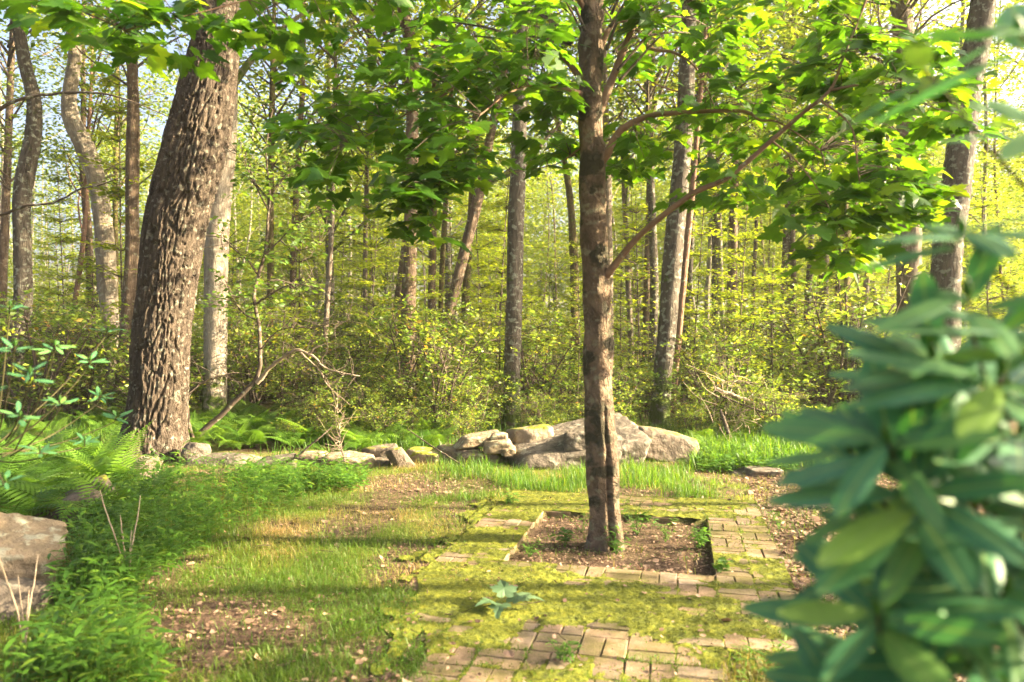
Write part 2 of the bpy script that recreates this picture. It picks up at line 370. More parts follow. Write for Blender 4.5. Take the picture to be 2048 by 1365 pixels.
B_moss = bark_mat('mossy_bark', (.05, .038, .022), (.14, .105, .05), 12, .2, .45, (.13, .13, .04), .8, moss=.8)
B_red = bark_mat('reddish_bark', (.11, .06, .042), (.25, .15, .10), 9, .12, .05, (.3, .3, .2), .8)
B_twig = bark_mat('twig_bark', (.045, .034, .026), (.12, .092, .068), 20, .2, .2, (.22, .22, .16), .4)
B_dead = bark_mat('dead_wood', (.20, .15, .10), (.42, .34, .25), 18, .12, .1, (.35, .35, .28), .5)
B_branch = bark_mat('maple_branch_bark', (.13, .08, .05), (.25, .165, .11), 14, .3, .1, (.28, .27, .18), .4)

S_tan = stone_mat('tan_fieldstone', (.11, .085, .055), (.27, .21, .135), (.32, .31, .22), .75, .0)
S_grey = stone_mat('grey_fieldstone', (.055, .046, .037), (.145, .122, .096), (.21, .20, .16), .45, 0)
S_brown = stone_mat('brown_fieldstone', (.07, .056, .042), (.175, .14, .105), (.20, .19, .145), .4, .05)
S_moss = stone_mat('mossy_fieldstone', (.12, .095, .065), (.26, .21, .155), (.24, .23, .15), .5, .5)

# ground colours: attribute "grassy" 0 = litter and soil, 1 = grass thatch
def ground_mat():
    m, nt, out = new_mat('woodland_soil'); L = nt.links.new
    g = N(nt, 'ShaderNodeNewGeometry')
    n1 = N(nt, 'ShaderNodeTexNoise'); n1.inputs['Scale'].default_value = 22; n1.inputs['Detail'].default_value = 9; n1.inputs['Roughness'].default_value = .75; L(g.outputs['Position'], n1.inputs['Vector'])
    n2 = N(nt, 'ShaderNodeTexNoise'); n2.inputs['Scale'].default_value = 60; n2.inputs['Detail'].default_value = 5; L(g.outputs['Position'], n2.inputs['Vector'])
    soil = ramp(nt, n1.outputs['Fac'], [(.3, (.035, .024, .017)), (.5, (.085, .056, .038)), (.62, (.15, .10, .07)), (.75, (.24, .165, .115))])
    thatch = ramp(nt, n1.outputs['Fac'], [(.3, (.05, .06, .018)), (.5, (.11, .12, .03)), (.7, (.22, .18, .08))])
    a = N(nt, 'ShaderNodeAttribute', attribute_name='grassy')
    mx = N(nt, 'ShaderNodeMix', data_type='RGBA'); L(a.outputs['Fac'], mx.inputs[0]); L(soil, mx.inputs[6]); L(thatch, mx.inputs[7])
    p = N(nt, 'ShaderNodeBsdfPrincipled'); L(mx.outputs[2], p.inputs['Base Color']); p.inputs['Roughness'].default_value = .95; p.inputs['Specular IOR Level'].default_value = .1
    ad = N(nt, 'ShaderNodeMath', operation='ADD'); L(n1.outputs['Fac'], ad.inputs[0]); L(n2.outputs['Fac'], ad.inputs[1])
    b = N(nt, 'ShaderNodeBump'); b.inputs['Strength'].default_value = .8; b.inputs['Distance'].default_value = .03
    L(ad.outputs[0], b.inputs['Height']); L(b.outputs[0], p.inputs['Normal']); L(p.outputs[0], out.inputs[0])
    return m
M_ground = ground_mat()

# ------------------------------------------------------------------ brick paving frame of reference
C0 = np.array([1.287, 4.69]); AU = np.array([-.974, .225]); AV = np.array([.225, .974])
def uv(X, Y):
    return (X - C0[0]) * AU[0] + (Y - C0[1]) * AU[1], (X - C0[0]) * AV[0] + (Y - C0[1]) * AV[1]
def xy(u, v):
    return C0[0] + u * AU[0] + v * AV[0], C0[1] + u * AU[1] + v * AV[1]
def left_edge(v):
    return np.where(v > -.45, 1.84, 1.84 + (v + .45) * .42)
def paved(u, v):
    inside = (u > -.46) & (u < left_edge(v)) & (v < 2.3) & (v > -2.6)
    hole = (u > 0) & (u < 1.38) & (v > 0) & (v < 1.5)
    grass_cut = (v < -1.2) & (u < -.02 + .25 * np.maximum(-1.2 - v, 0))
    return inside & ~hole & ~grass_cut

def bare_litter(X, Y):
    """where bare litter shows rather than grass"""
    u, v = uv(X, Y)
    right = (u < -.46) & (Y < 8.6)
    patch = np.exp(-(((X + .75) / 1.0) ** 2 + ((Y - 7.9) / .75) ** 2)) > .45
    hole = (u > 0) & (u < 1.38) & (v > 0) & (v < 1.5)
    return right, patch, hole

def grassiness(X, Y):
    n = fbm(np.stack([X * .9, Y * .9, np.zeros_like(X)], -1), 3)
    n2 = fbm(np.stack([X * 2.6, Y * 2.6, np.ones_like(X)], -1), 3)
    g = np.clip((n * .5 + n2 * .6 - .40) * 5, 0.12, 1)
    r, p, h = bare_litter(X, Y)
    g = np.where(r | h, g * .12, g); g = np.where(p, g * .25, g)
    # dry strip at left front
    d = np.exp(-(((X + 1.6) / .42) ** 2 + ((Y - 3.95) / .3) ** 2))
    return np.clip(g - d * .7, 0, 1)

def ground_z(X, Y):
    u, v = uv(X, Y)
    z = .10 * (fbm(np.stack([X * .35, Y * .35, 0 * X], -1), 3) - .5) * np.clip((Y - 8) / 6, 0, 1) * 2
    z = z + .035 * (fbm(np.stack([X * 2.5, Y * 2.5, 0 * X + 3], -1), 3) - .5)
    z = np.where((u > -.52) & (u < 1.95) & (v < 2.36) & (v > -2.6), np.minimum(z * .3, .0) + .016, z)
    hole = (u > .0) & (u < 1.38) & (v > 0) & (v < 1.5)
    z = np.where(hole, z - .042, z)
    return z - .01

def build_ground():
    n = 340
    xs = np.concatenate([np.linspace(-7, 7, n), ]); ys = np.linspace(.4, 13, 300)
    far = 4 * 1.22 ** np.arange(23)
    xs = np.concatenate([-(7 + far[::-1]), xs, 7 + far]); ys = np.concatenate([-(far[::-1]), ys, 13 + far])
    X, Y = np.meshgrid(xs, ys); Z = ground_z(X, Y)
    V = np.stack([X, Y, Z], -1).reshape(-1, 3)
    h, w = X.shape; i = np.arange(h - 1)[:, None] * w; j = np.arange(w - 1)[None]
    Q = np.stack([i + j, i + j + 1, i + w + j + 1, i + w + j], -1).reshape(-1, 4)
    me = make_mesh('ground', V, [Q], M_ground)
    a = me.attributes.new('grassy', 'FLOAT', 'POINT'); a.data.foreach_set('value', grassiness(X, Y).ravel().astype(np.float32))
    prop(link('ground', me), 'leaf strewn woodland soil with thin grass', kind='structure')
build_ground()

# ------------------------------------------------------------------ bricks and moss
def build_bricks():
    root = empty('brick_path', (*xy(0, 0), 0), 'mossy tan brick paving laid round the square bed of the young maple', None, kind='structure')
    root.rotation_euler = (0, 0, math.atan2(AV[1], AV[0]) - math.pi / 2)
    mats = []
    for k, (a, b) in enumerate([((.20, .135, .085), (.33, .235, .155)), ((.17, .12, .08), (.29, .205, .14)), ((.16, .12, .085), (.27, .205, .15))]):
        mats.append(brick_mat('brick_clay', a, b))
    # bevelled brick, length along y
    def brick_mesh(L, W, mat, sd):
        r = np.random.default_rng(sd)
        b = .005; lv = []
        for (o, z) in [(0, -.06), (0, -.002 - b), (b, 0)]:
            for sx, sy in ((-1, -1), (1, -1), (1, 1), (-1, 1)):
                lv.append((sx * (W / 2 - o) + r.normal(0, .002), sy * (L / 2 - o) + r.normal(0, .002), z + r.normal(0, .0012)))
        V = np.array(lv); Q = []
        for l in (0, 4):
            for q in range(4): Q.append((l + q, l + (q + 1) % 4, l + 4 + (q + 1) % 4, l + 4 + q))
        Q.append((8, 9, 10, 11))
        return make_mesh('brick', V, [np.array(Q)], mat, smooth=False)
    ms = [brick_mesh(.2265, .1115, mats[k % 3], k) for k in range(9)]
    cell = .23; count = 0; rest = MB()
    cu0 = -.46
    for iu in range(-1, 12):
        for iv in range(-12, 11):
            for s in (0, 1):
                if (iu + iv) % 2: du, dv, rot = cell * .5, cell * (.25 + .5 * s), math.pi / 2
                else: du, dv, rot = cell * (.25 + .5 * s), cell * .5, 0
                u = cu0 + iu * cell + du; v = iv * cell + dv
                if not bool(paved(np.array(u), np.array(v))): continue
                sunk = random.uniform(-.005, .001)
                o = link('brick', ms[random.randrange(9)], root, (-u + random.gauss(0, .0012), v + random.gauss(0, .0012), .018 + sunk))
                o.rotation_euler = (random.gauss(0, .007), random.gauss(0, .007), rot + random.gauss(0, .008))
                count += 1
    # moss: one lumpy sheet that rises out of the joints
    us = np.arange(-.5, 2.35, .011); vs = np.arange(-2.2, 2.36, .011)
    U, Vv = np.meshgrid(us, vs); X, Y = xy(U, Vv)
    n = fbm(np.stack([U * 1.6, Vv * 3.2, 0 * U], -1), 4) * .75 + fbm(np.stack([U * 9, Vv * 9, 0 * U + 4], -1), 3) * .25
    bias = np.where(U > 1.0, .10, 0) + np.where((Vv < -.12) & (Vv > -.95), .05, 0) + np.where((Vv < -1.0) & (U < .6), -.10, 0)
    bias = bias + np.where(U < 0, -.02, 0) + np.where(Vv > 1.5, .07, 0)
    joint = np.minimum(np.abs(((U - cu0) / cell + .5) % 1 - .5), np.abs((Vv / cell + .5) % 1 - .5)) * cell
    bias = bias + .06 * np.clip(1 - joint / .03, 0, 1)
    hol = fbm(np.stack([U * 5, Vv * 8, 0 * U + 14], -1), 3)
    m = n + bias - .505 - .35 * np.clip(hol - .58, 0, 1)
    fine = fbm(np.stack([U * 60, Vv * 60, 0 * U + 8], -1), 2)
    fine2 = fbm(np.stack([U * 22, Vv * 22, 0 * U + 2], -1), 2)
    Z = .0165 + np.clip(m * .10, -.010, .008) + .010 * (fine - .5) * np.clip(m * 6 + .5, 0, 1) + .008 * (fine2 - .5)
    Pm = np.stack([X, Y, Z], -1).reshape(-1, 3)
    h, w = U.shape; i = np.arange(h - 1)[:, None] * w; j = np.arange(w - 1)[None]
    Q = np.stack([i + j, i + w + j, i + w + j + 1, i + j + 1], -1).reshape(-1, 4)
    ragged = fbm(np.stack([U * 4, Vv * 4, 0 * U + 40], -1), 3)
    over = (U > 1.5) & (U < left_edge(Vv) + .75 * (ragged - .38)) & (Vv < 2.3)
    Z = np.where(over & ~paved(U, Vv), ground_z(X, Y) + .012 + .010 * (fine - .3) + .02 * (fine2 - .5), Z); Pm = np.stack([X, Y, Z], -1).reshape(-1, 3)
    ok = ((m > -.06) & paved(U, Vv)) | (over & ~paved(U, Vv) & (ragged + fine2 * .4 > .62))
    ok = ok.ravel()
    Q = Q[ok[Q].all(1)]
    used = np.unique(Q); mp = np.zeros(len(Pm), int); mp[used] = np.arange(len(used))
    mm = noise_mat('moss', [(.28, (.04, .045, .014)), (.45, (.085, .10, .012)), (.6, (.14, .15, .014)), (.78, (.21, .19, .022))], 19, .95, .9, .02)
    # crumbs where it thins out
    w_ = np.clip((m + .10) / .10, 0, 1) * paved(U, Vv); ii = np.nonzero((rg.random(m.shape) < w_ * .42).ravel())[0]
    cp = Pm[ii] + np.c_[rg.normal(0, .004, (len(ii), 2)), np.zeros(len(ii))]; cp[:, 2] = np.maximum(cp[:, 2], .0155)
    tet = np.array([[0, 1, 0], [.87, -.5, 0], [-.87, -.5, 0], [0, 0, 1.1]]), np.array([[0, 1, 3], [1, 2, 3], [2, 0, 3]])
    cv, cf, _ = scatter(tet[0], tet[1], cp, frames(rand_dirs(len(ii), -.1, .1), rand_up(len(ii), .3)), rg.uniform(.002, .0065, len(ii)))
    o = link('moss', make_mesh('moss', np.vstack([Pm[used], cv]), [mp[Q], cf + len(used)], mm)); prop(o, 'yellow green moss creeping over the brick paving', 'moss', kind='stuff')
    return count
NBRICK = build_bricks()

# ------------------------------------------------------------------ leaf templates
DIAMOND = np.array([[0, 0, 0], [.28, .45, .04], [0, 1, -.06], [-.28, .45, .04]]), np.array([[0, 1, 2], [0, 2, 3]])
LANCE = np.array([[0, 0, 0], [.11, .3, .02], [.10, .65, .0], [0, 1, -.12], [-.10, .65, .0], [-.11, .3, .02]]), np.array([[0, 1, 5, 5], [1, 2, 4, 5], [2, 3, 4, 4]])
LANCE = LANCE[0], np.array([[0, 1, 5], [1, 2, 5], [2, 4, 5], [2, 3, 4]])
LITTER = np.array([[0, 0, 0], [.3, .2, .10], [.34, .62, .02], [0, 1, .10], [-.34, .6, .12], [-.25, .2, -.02]]), np.array([[0, 1, 5], [1, 2, 5], [2, 4, 5], [2, 3, 4]])

def leaf_cloud(pos, size, tmpl=DIAMOND, tilt=.45, droop=(-.5, .1), dirs=None):
    n = len(pos)
    d = rand_dirs(n, *droop) if dirs is None else dirs
    R = frames(d, rand_up(n, tilt))
    V, Fs, k = scatter(tmpl[0], tmpl[1], pos, R, size)
    return V, Fs, np.repeat(rg.random(n), k)

# ------------------------------------------------------------------ crown, sapling and shrub prototypes
def crown_proto(name, R, H, ncl, per, size, mat, flat=.22, spread=.55):
    """leaf clusters on limbs round a vertical axis; z from 0 (crown base) to H"""
    mb = MB(); lb = MB()
    for c in range(ncl):
        z = H * rg.random() ** 1.1
        prof = math.sin(math.pi * min(1, .18 + .82 * z / H)) ** .6
        r = R * prof * math.sqrt(rg.uniform(.05, 1)); a = rg.uniform(0, 2 * math.pi)
        p = np.array([r * math.cos(a), r * math.sin(a), z])
        st = np.array([0, 0, max(-.8, z - r * rg.uniform(.4, 1.1))])
        if c % 2 == 0:
            mid = (st + p) / 2 + rg.normal(0, .15, 3) + np.array([0, 0, .12 * r])
            path = spline([st, mid, p], 7)
            t, q, b = tube(path, np.linspace(.012 + .012 * r, .006, 7), 4); lb.add(t, q, None, b)
        s = spread * rg.uniform(.6, 1.3)
        pos = p + rg.normal(0, 1, (per, 3)) * np.array([s, s, s * flat * 1.6])
        V, Fs, r_ = leaf_cloud(pos, rg.uniform(.7, 1.25, per) * size); mb.add(V, Fs, r_)
    return mb.mesh(name, mat, False), lb.mesh('limbs', B_twig)

CROWNS = [crown_proto('crown', 2.7, 8.5, 100, 46, .15, M_crown) for _ in range(4)]
CROWNS_THIN = [crown_proto('crown', 2.3, 7.5, 66, 42, .145, M_crown) for _ in range(3)]
CROWNS_SUN = [crown_proto('crown', 2.2, 7.5, 46, 34, .15, M_crown, spread=.42) for _ in range(3)]
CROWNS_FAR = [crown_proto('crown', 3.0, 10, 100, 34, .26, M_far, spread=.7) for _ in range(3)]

def sapling_proto(H, ncl):
    st = MB(); fo = MB()
    path = spline([(0, 0, -.05), (rg.normal(0, .12), rg.normal(0, .12), H * .4), (rg.normal(0, .25), rg.normal(0, .25), H)], 14)
    t, q, b = tube(path, np.linspace(.028, .008, 14), 5); st.add(t, q, None, b)
    for c in range(ncl):
        k = rg.uniform(.25, 1); base = path[int(k * 13)]
        a = rg.uniform(0, 2 * math.pi); L = rg.uniform(.4, 1.5) * (1.15 - k * .6)
        end = base + np.array([math.cos(a) * L, math.sin(a) * L, L * rg.uniform(.0, .3)])
        pth = spline([base, (base + end) / 2 + np.array([0, 0, .1 * L]), end], 6)
        t, q, b = tube(pth, np.linspace(.010, .003, 6), 4); st.add(t, q, None, b)
        n = 20
        tt = rg.uniform(.25, 1.08, n)[:, None]
        side = np.array([-math.sin(a), math.cos(a), 0]); pos = base * (1 - tt) + end * tt + side * rg.normal(0, .16, (n, 1)) + np.array([0, 0, .05]) + rg.normal(0, .04, (n, 3))
        V, Fs, r_ = leaf_cloud(pos, rg.uniform(.8, 1.2, n) * .125, tilt=.22, droop=(-.3, .05)); fo.add(V, Fs, r_)
    return st.mesh('stem', B_twig), fo.mesh('foliage', M_sap, False)
SAPS = [sapling_proto(h, n) for h, n in ((4.2, 46), (6.0, 70), (7.5, 95), (3.2, 34))]

def laurel_proto(H, nst, ntip):
    st = MB(); fo = MB(); tips = []
    for s in range(nst):
        a = rg.uniform(0, 2 * math.pi); r = rg.uniform(.15, .75)
        p0 = np.array([rg.normal(0, .12), rg.normal(0, .12), -.05])
        p1 = np.array([math.cos(a) * r * .5, math.sin(a) * r * .5, H * rg.uniform(.3, .45)]) + rg.normal(0, .07, 3)
        p2 = np.array([math.cos(a) * r, math.sin(a) * r, H * rg.uniform(.6, .85)]) + rg.normal(0, .1, 3)
        pth = spline([p0, p1, p2], 9); t, q, b = tube(pth, np.linspace(.020, .008, 9), 5); st.add(t, q, None, b)
        for k in range(ntip):
            j = pth[rg.integers(2, 9)]
            e = j + np.array([rg.normal(0, .30), rg.normal(0, .30), rg.uniform(-.05, .42)])
            e[2] = min(max(e[2], .12), H)
            pp = spline([j, (j + e) / 2 + rg.normal(0, .05, 3), e], 5); t, q, b = tube(pp, np.linspace(.006, .0025, 5), 3); st.add(t, q, None, b)
            tips.append(e)
    tips = np.array(tips); per = 9; n = len(tips) * per
    pos = np.repeat(tips, per, 0) + rg.normal(0, .045, (n, 3))
    d = rand_dirs(n, -.1, .9)
    V, Fs, r_ = leaf_cloud(pos, rg.uniform(.6, 1.2, n) * .082, tilt=.6, dirs=d)
    k = len(DIAMOND[1]); tipr = np.repeat(rg.random(len(tips)), per * k)
    fo.add(V, Fs, np.clip(r_ * .5 + tipr * .5, 0, 1))
    return st.mesh('stems', B_twig), fo.mesh('foliage', M_laurel, False)
LAURELS = [laurel_proto(h, a, b) for h, a, b in ((1.9, 9, 20), (1.5, 9, 17), (2.2, 10, 21), (1.25, 8, 16), (1.75, 10, 18))]

# ------------------------------------------------------------------ trees
def bark_disp(kind):
    off = rg.uniform(0, 50)
    if kind == 'deep':
        def f(th, L, r):
            R0 = .36; n = 32
            w = fbm(np.stack(np.broadcast_arrays(np.cos(th) * 2.2, np.sin(th) * 2.2, L * 1.7 + off), -1), 3) - .5
            u = th / (2 * math.pi) * n + w * 2.6; v = L / .42 + w * 1.4 + np.sin(np.floor(u) * 7.3) * .8
            e, cid = voro_edge(u, v, n)
            plate = np.clip(e / .22, 0, 1); plate = plate * plate * (3 - 2 * plate)
            fine = np.abs(fbm(np.stack(np.broadcast_arrays(np.cos(th) * 12, np.sin(th) * 12, L * 7 + off), -1), 4) - .5) * 1.6 - .2
            big = fbm(np.stack(np.broadcast_arrays(np.cos(th) * 1.3, np.sin(th) * 1.3, L * .8 + off), -1), 2) - .5
            flare = np.exp(-np.maximum(L - .1, 0) / .28) * (.10 + .05 * np.sin(th * 5 + off))
            return (plate - 1) * .036 + plate * (cid - .5) * .016 - fine * .06 + big * .06 + flare
    elif kind == 'ridge':
        def f(th, L, r):
            rr = np.maximum(r, .05)
            w = fbm(np.stack(np.broadcast_arrays(np.cos(th) * 2, np.sin(th) * 2, L * 1.5 + off), -1), 3) - .5
            n = 22; e, cid = voro_edge(th / (2 * math.pi) * n + w * 2.2, L / .26 + w, n)
            plate = np.clip(e / .4, 0, 1)
            big = fbm(np.stack(np.broadcast_arrays(np.cos(th) * 1.1, np.sin(th) * 1.1, L * .8 + off), -1), 2) - .5
            flare = np.exp(-L / .22) * (.3 + .15 * np.sin(th * 4 + off))
            return rr * ((plate - 1) * .075 + big * .20 + flare + plate * (cid - .5) * .03)
    else:
        def f(th, L, r):
            big = fbm(np.stack(np.broadcast_arrays(np.cos(th) * 1.2, np.sin(th) * 1.2, L * 1.2 + off), -1), 3) - .5
            flare = np.exp(-L / .2) * .3
            return r * (big * .28 + flare)
    return f

def trunk_from_px(pts, d, H, lean=None):
    """px points (x, y, width) from low to high at distance d -> path and radii, down into the ground and up to height H"""
    P = np.array([[*at(x, y, d), w / F * d / 2] for x, y, w in pts])
    if P[0, 2] > .05:
        sl = (P[0] - P[1]) / max(P[1, 2] - P[0, 2], .01)
        g = P[0].copy(); dz = P[0, 2] + .12; g[0] += np.clip(sl[0], -.25, .25) * dz; g[2] = -.12; g[3] *= 1.03
        P = np.vstack([g, P])
    else: P[0, 2] = min(P[0, 2], -.1)
    top = P[-1]; sl = (P[-1] - P[-2]) / max(P[-1, 2] - P[-2, 2], .01)
    if H > top[2] + .5:
        dz = H - top[2]
        mid = top.copy(); mid[0] += np.clip(sl[0], -.35, .35) * dz * .5; mid[2] += dz * .5; mid[3] = top[3] * .72; mid[1] += rg.normal(0, .1)
        end = top.copy(); end[0] += np.clip(sl[0], -.35, .35) * dz * .8; end[2] = H; end[3] = top[3] * .35; end[1] += rg.normal(0, .2)
        P = np.vstack([P, mid, end])
    P[:, 1] += np.concatenate([[0], np.cumsum(rg.normal(0, .02, len(P) - 1))])
    return P

def tree(name, label, pts, d, bark, cat='tree', H=13, kind='ridge', seg=28, ring=.06, crown=0, cz=None, group=None, cscale=1., limbs=0, cset=None):
    P = trunk_from_px(pts, d, H)
    base = P[0, :3].copy(); base[2] = 0
    root = empty(name, base, label, cat, group)
    n = int((H + .2) / ring); S = spline(P, n)
    t, q, b = tube(S[:, :3] - base, np.maximum(S[:, 3], .008), seg, bark_disp(kind))
    link('trunk', make_mesh('trunk', t, [q], bark, bk=b), root)
    for k in range(limbs):
        i = int(n * rg.uniform(.38, .85)); a = rg.uniform(0, 2 * math.pi); L = rg.uniform(1.2, 3.2)
        s0 = S[i, :3] - base; e = s0 + np.array([math.cos(a) * L, math.sin(a) * L * .7, L * rg.uniform(.5, 1.1)])
        m = (s0 + e) / 2 + rg.normal(0, .18, 3) - np.array([0, 0, .1 * L])
        pth = spline([s0, m, e], 14); t, q, b = tube(pth, np.linspace(S[i, 3] * .42, .012, 14), 7, bark_disp('plain'))
        link('limb', make_mesh('limb', t, [q], bark, bk=b), root)
    if crown is not None:
        cz = cz if cz is not None else rg.uniform(5.2, 7.0)
        i = np.argmin(np.abs(S[:, 2] - cz - 2)); cs = cset or CROWNS
        me, lm = cs[crown % len(cs)]
        for m_, nm in ((lm, 'limbs'), (me, 'crown')):
            o = link(nm, m_, root, (S[i, 0] - base[0], S[i, 1] - base[1], cz)); o.rotation_euler = (0, 0, rg.uniform(0, 6.28)); o.scale = (cscale, cscale, cscale)
    return root

# the great oak on the left
def build_oak():
    d = 9.5
    pts = [(302, 912, 118), (310, 850, 110), (318, 760, 106), (322, 680, 108), (330, 600, 110), (340, 520, 114), (352, 450, 118), (372, 370, 120), (390, 300, 120), (413, 200, 110), (429, 110, 95), (438, 45, 84)]
    P = np.array([[*at(x, y, d), w / F * d / 2] for x, y, w in pts]); P[0, 2] = -.08
    base = np.array([P[0, 0], P[0, 1], 0.]); root = empty('oak_tree', base, 'massive leaning oak with deeply furrowed grey brown bark at the end of the stone row', 'tree')
    S = spline(P, 430)
    t, q, b = tube(S[:, :3] - base, S[:, 3], 230, bark_disp('deep'))
    link('trunk', make_mesh('trunk', t, [q], B_oak, bk=b), root)
    for xs in ([(432, 60, 52), (424, 20, 44), (412, -60, 40), (395, -260, 34), (360, -600, 20)], [(444, 60, 54), (456, 10, 44), (470, -60, 42), (500, -260, 34), (560, -650, 18)]):
        Q = np.array([[*at(x, y, d), w / F * d / 2] for x, y, w in xs]); s = spline(Q, 60)
        t, q, b = tube(s[:, :3] - base, s[:, 3], 48, bark_disp('ridge')); link('limb', make_mesh('limb', t, [q], B_oak, bk=b), root)
    me, lm = CROWNS[0]
    for m_, nm in ((lm, 'limbs'), (me, 'crown')):
        o = link(nm, m_, root, (1.0, 0.3, 7.6)); o.scale = (1.2, 1.2, .8)
build_oak()

T = tree
T('oak_tree', 'dark S-curved slender tree at the left side of the wood', [(12, 800, 38), (30, 700, 36), (42, 620, 34), (44, 500, 32), (42, 420, 32), (50, 350, 34), (66, 270, 30), (68, 200, 26), (52, 130, 24), (40, 50, 22), (35, 0, 20)], 14, B_grey, limbs=0, crown=1, cset=CROWNS_THIN, cz=7.5)
T('oak_tree', 'bright sunlit curving trunk that bows and forks, between the S-curved tree and the oak', [(224, 660, 33), (215, 560, 36), (206, 450, 35), (191, 360, 35), (166, 290, 38), (142, 240, 34), (136, 195, 28), (142, 150, 26), (148, 100, 24), (138, 50, 20), (126, 0, 18)], 16, B_white, limbs=0, crown=2, cset=CROWNS_THIN, cz=10)
T('oak_tree', 'straight sunlit tan trunk just left of the massive oak', [(248, 730, 30), (256, 620, 28), (262, 500, 27), (262, 400, 26), (263, 300, 26), (264, 200, 22), (262, 140, 20)], 15, B_tan, limbs=3, crown=3, cz=7.5, cset=CROWNS_THIN)
T('oak_tree', 'grey trunk rising close behind the massive oak on its right side', [(430, 800, 46), (432, 650, 44), (434, 500, 46), (440, 400, 46), (450, 300, 43), (456, 200, 40), (460, 80, 36)], 13.5, B_white, limbs=2, crown=0, cz=8)
T('oak_tree', 'furrowed trunk lit on its right side, standing in the laurel left of centre', [(815, 770, 34), (815, 650, 32), (818, 550, 31), (821, 480, 29), (824, 300, 26), (824, 120, 25), (808, 20, 25)], 14, B_tan, limbs=3, crown=1, cz=7)
T('oak_tree', 'leaning trunk slanting up to the right in the laurel near centre', [(876, 730, 16), (900, 620, 21), (925, 520, 22), (950, 420, 22), (966, 350, 20), (985, 250, 18), (1000, 180, 16)], 17, B_tan, limbs=2, crown=2, cset=CROWNS_THIN, cz=8.5)
T('oak_tree', 'straight grey lichened trunk behind the boulder, left of the young maple', [(1024, 862, 35), (1025, 750, 34), (1028, 600, 33), (1032, 450, 33), (1037, 340, 31), (1041, 200, 28), (1046, 60, 26)], 12.4, B_grey, limbs=2, crown=3, cz=8)
T('oak_tree', 'dark grey trunk leaning slightly right behind the boulder, right of the young maple', [(1318, 858, 40), (1325, 750, 38), (1335, 650, 38), (1345, 520, 40), (1357, 400, 38), (1370, 250, 35), (1376, 100, 31), (1376, 0, 30)], 12.7, B_grey, limbs=2, crown=0, cz=8)
T('oak_tree', 'broad grey trunk showing between maple leaves and rhododendron at the right', [(1822, 680, 47), (1818, 560, 46), (1815, 450, 46), (1814, 350, 44), (1810, 200, 42), (1800, 50, 38)], 14, B_pale, limbs=2, crown=1, cz=7.5)
T('oak_tree', 'thick lichen patched trunk rising behind the rhododendron at the far right', [(1885, 700, 60), (1890, 610, 58), (1897, 480, 55), (1911, 380, 54), (1925, 280, 52), (1937, 180, 50), (1955, 80, 48), (1966, 0, 46)], 12, B_grey, limbs=2, crown=2, cz=8)
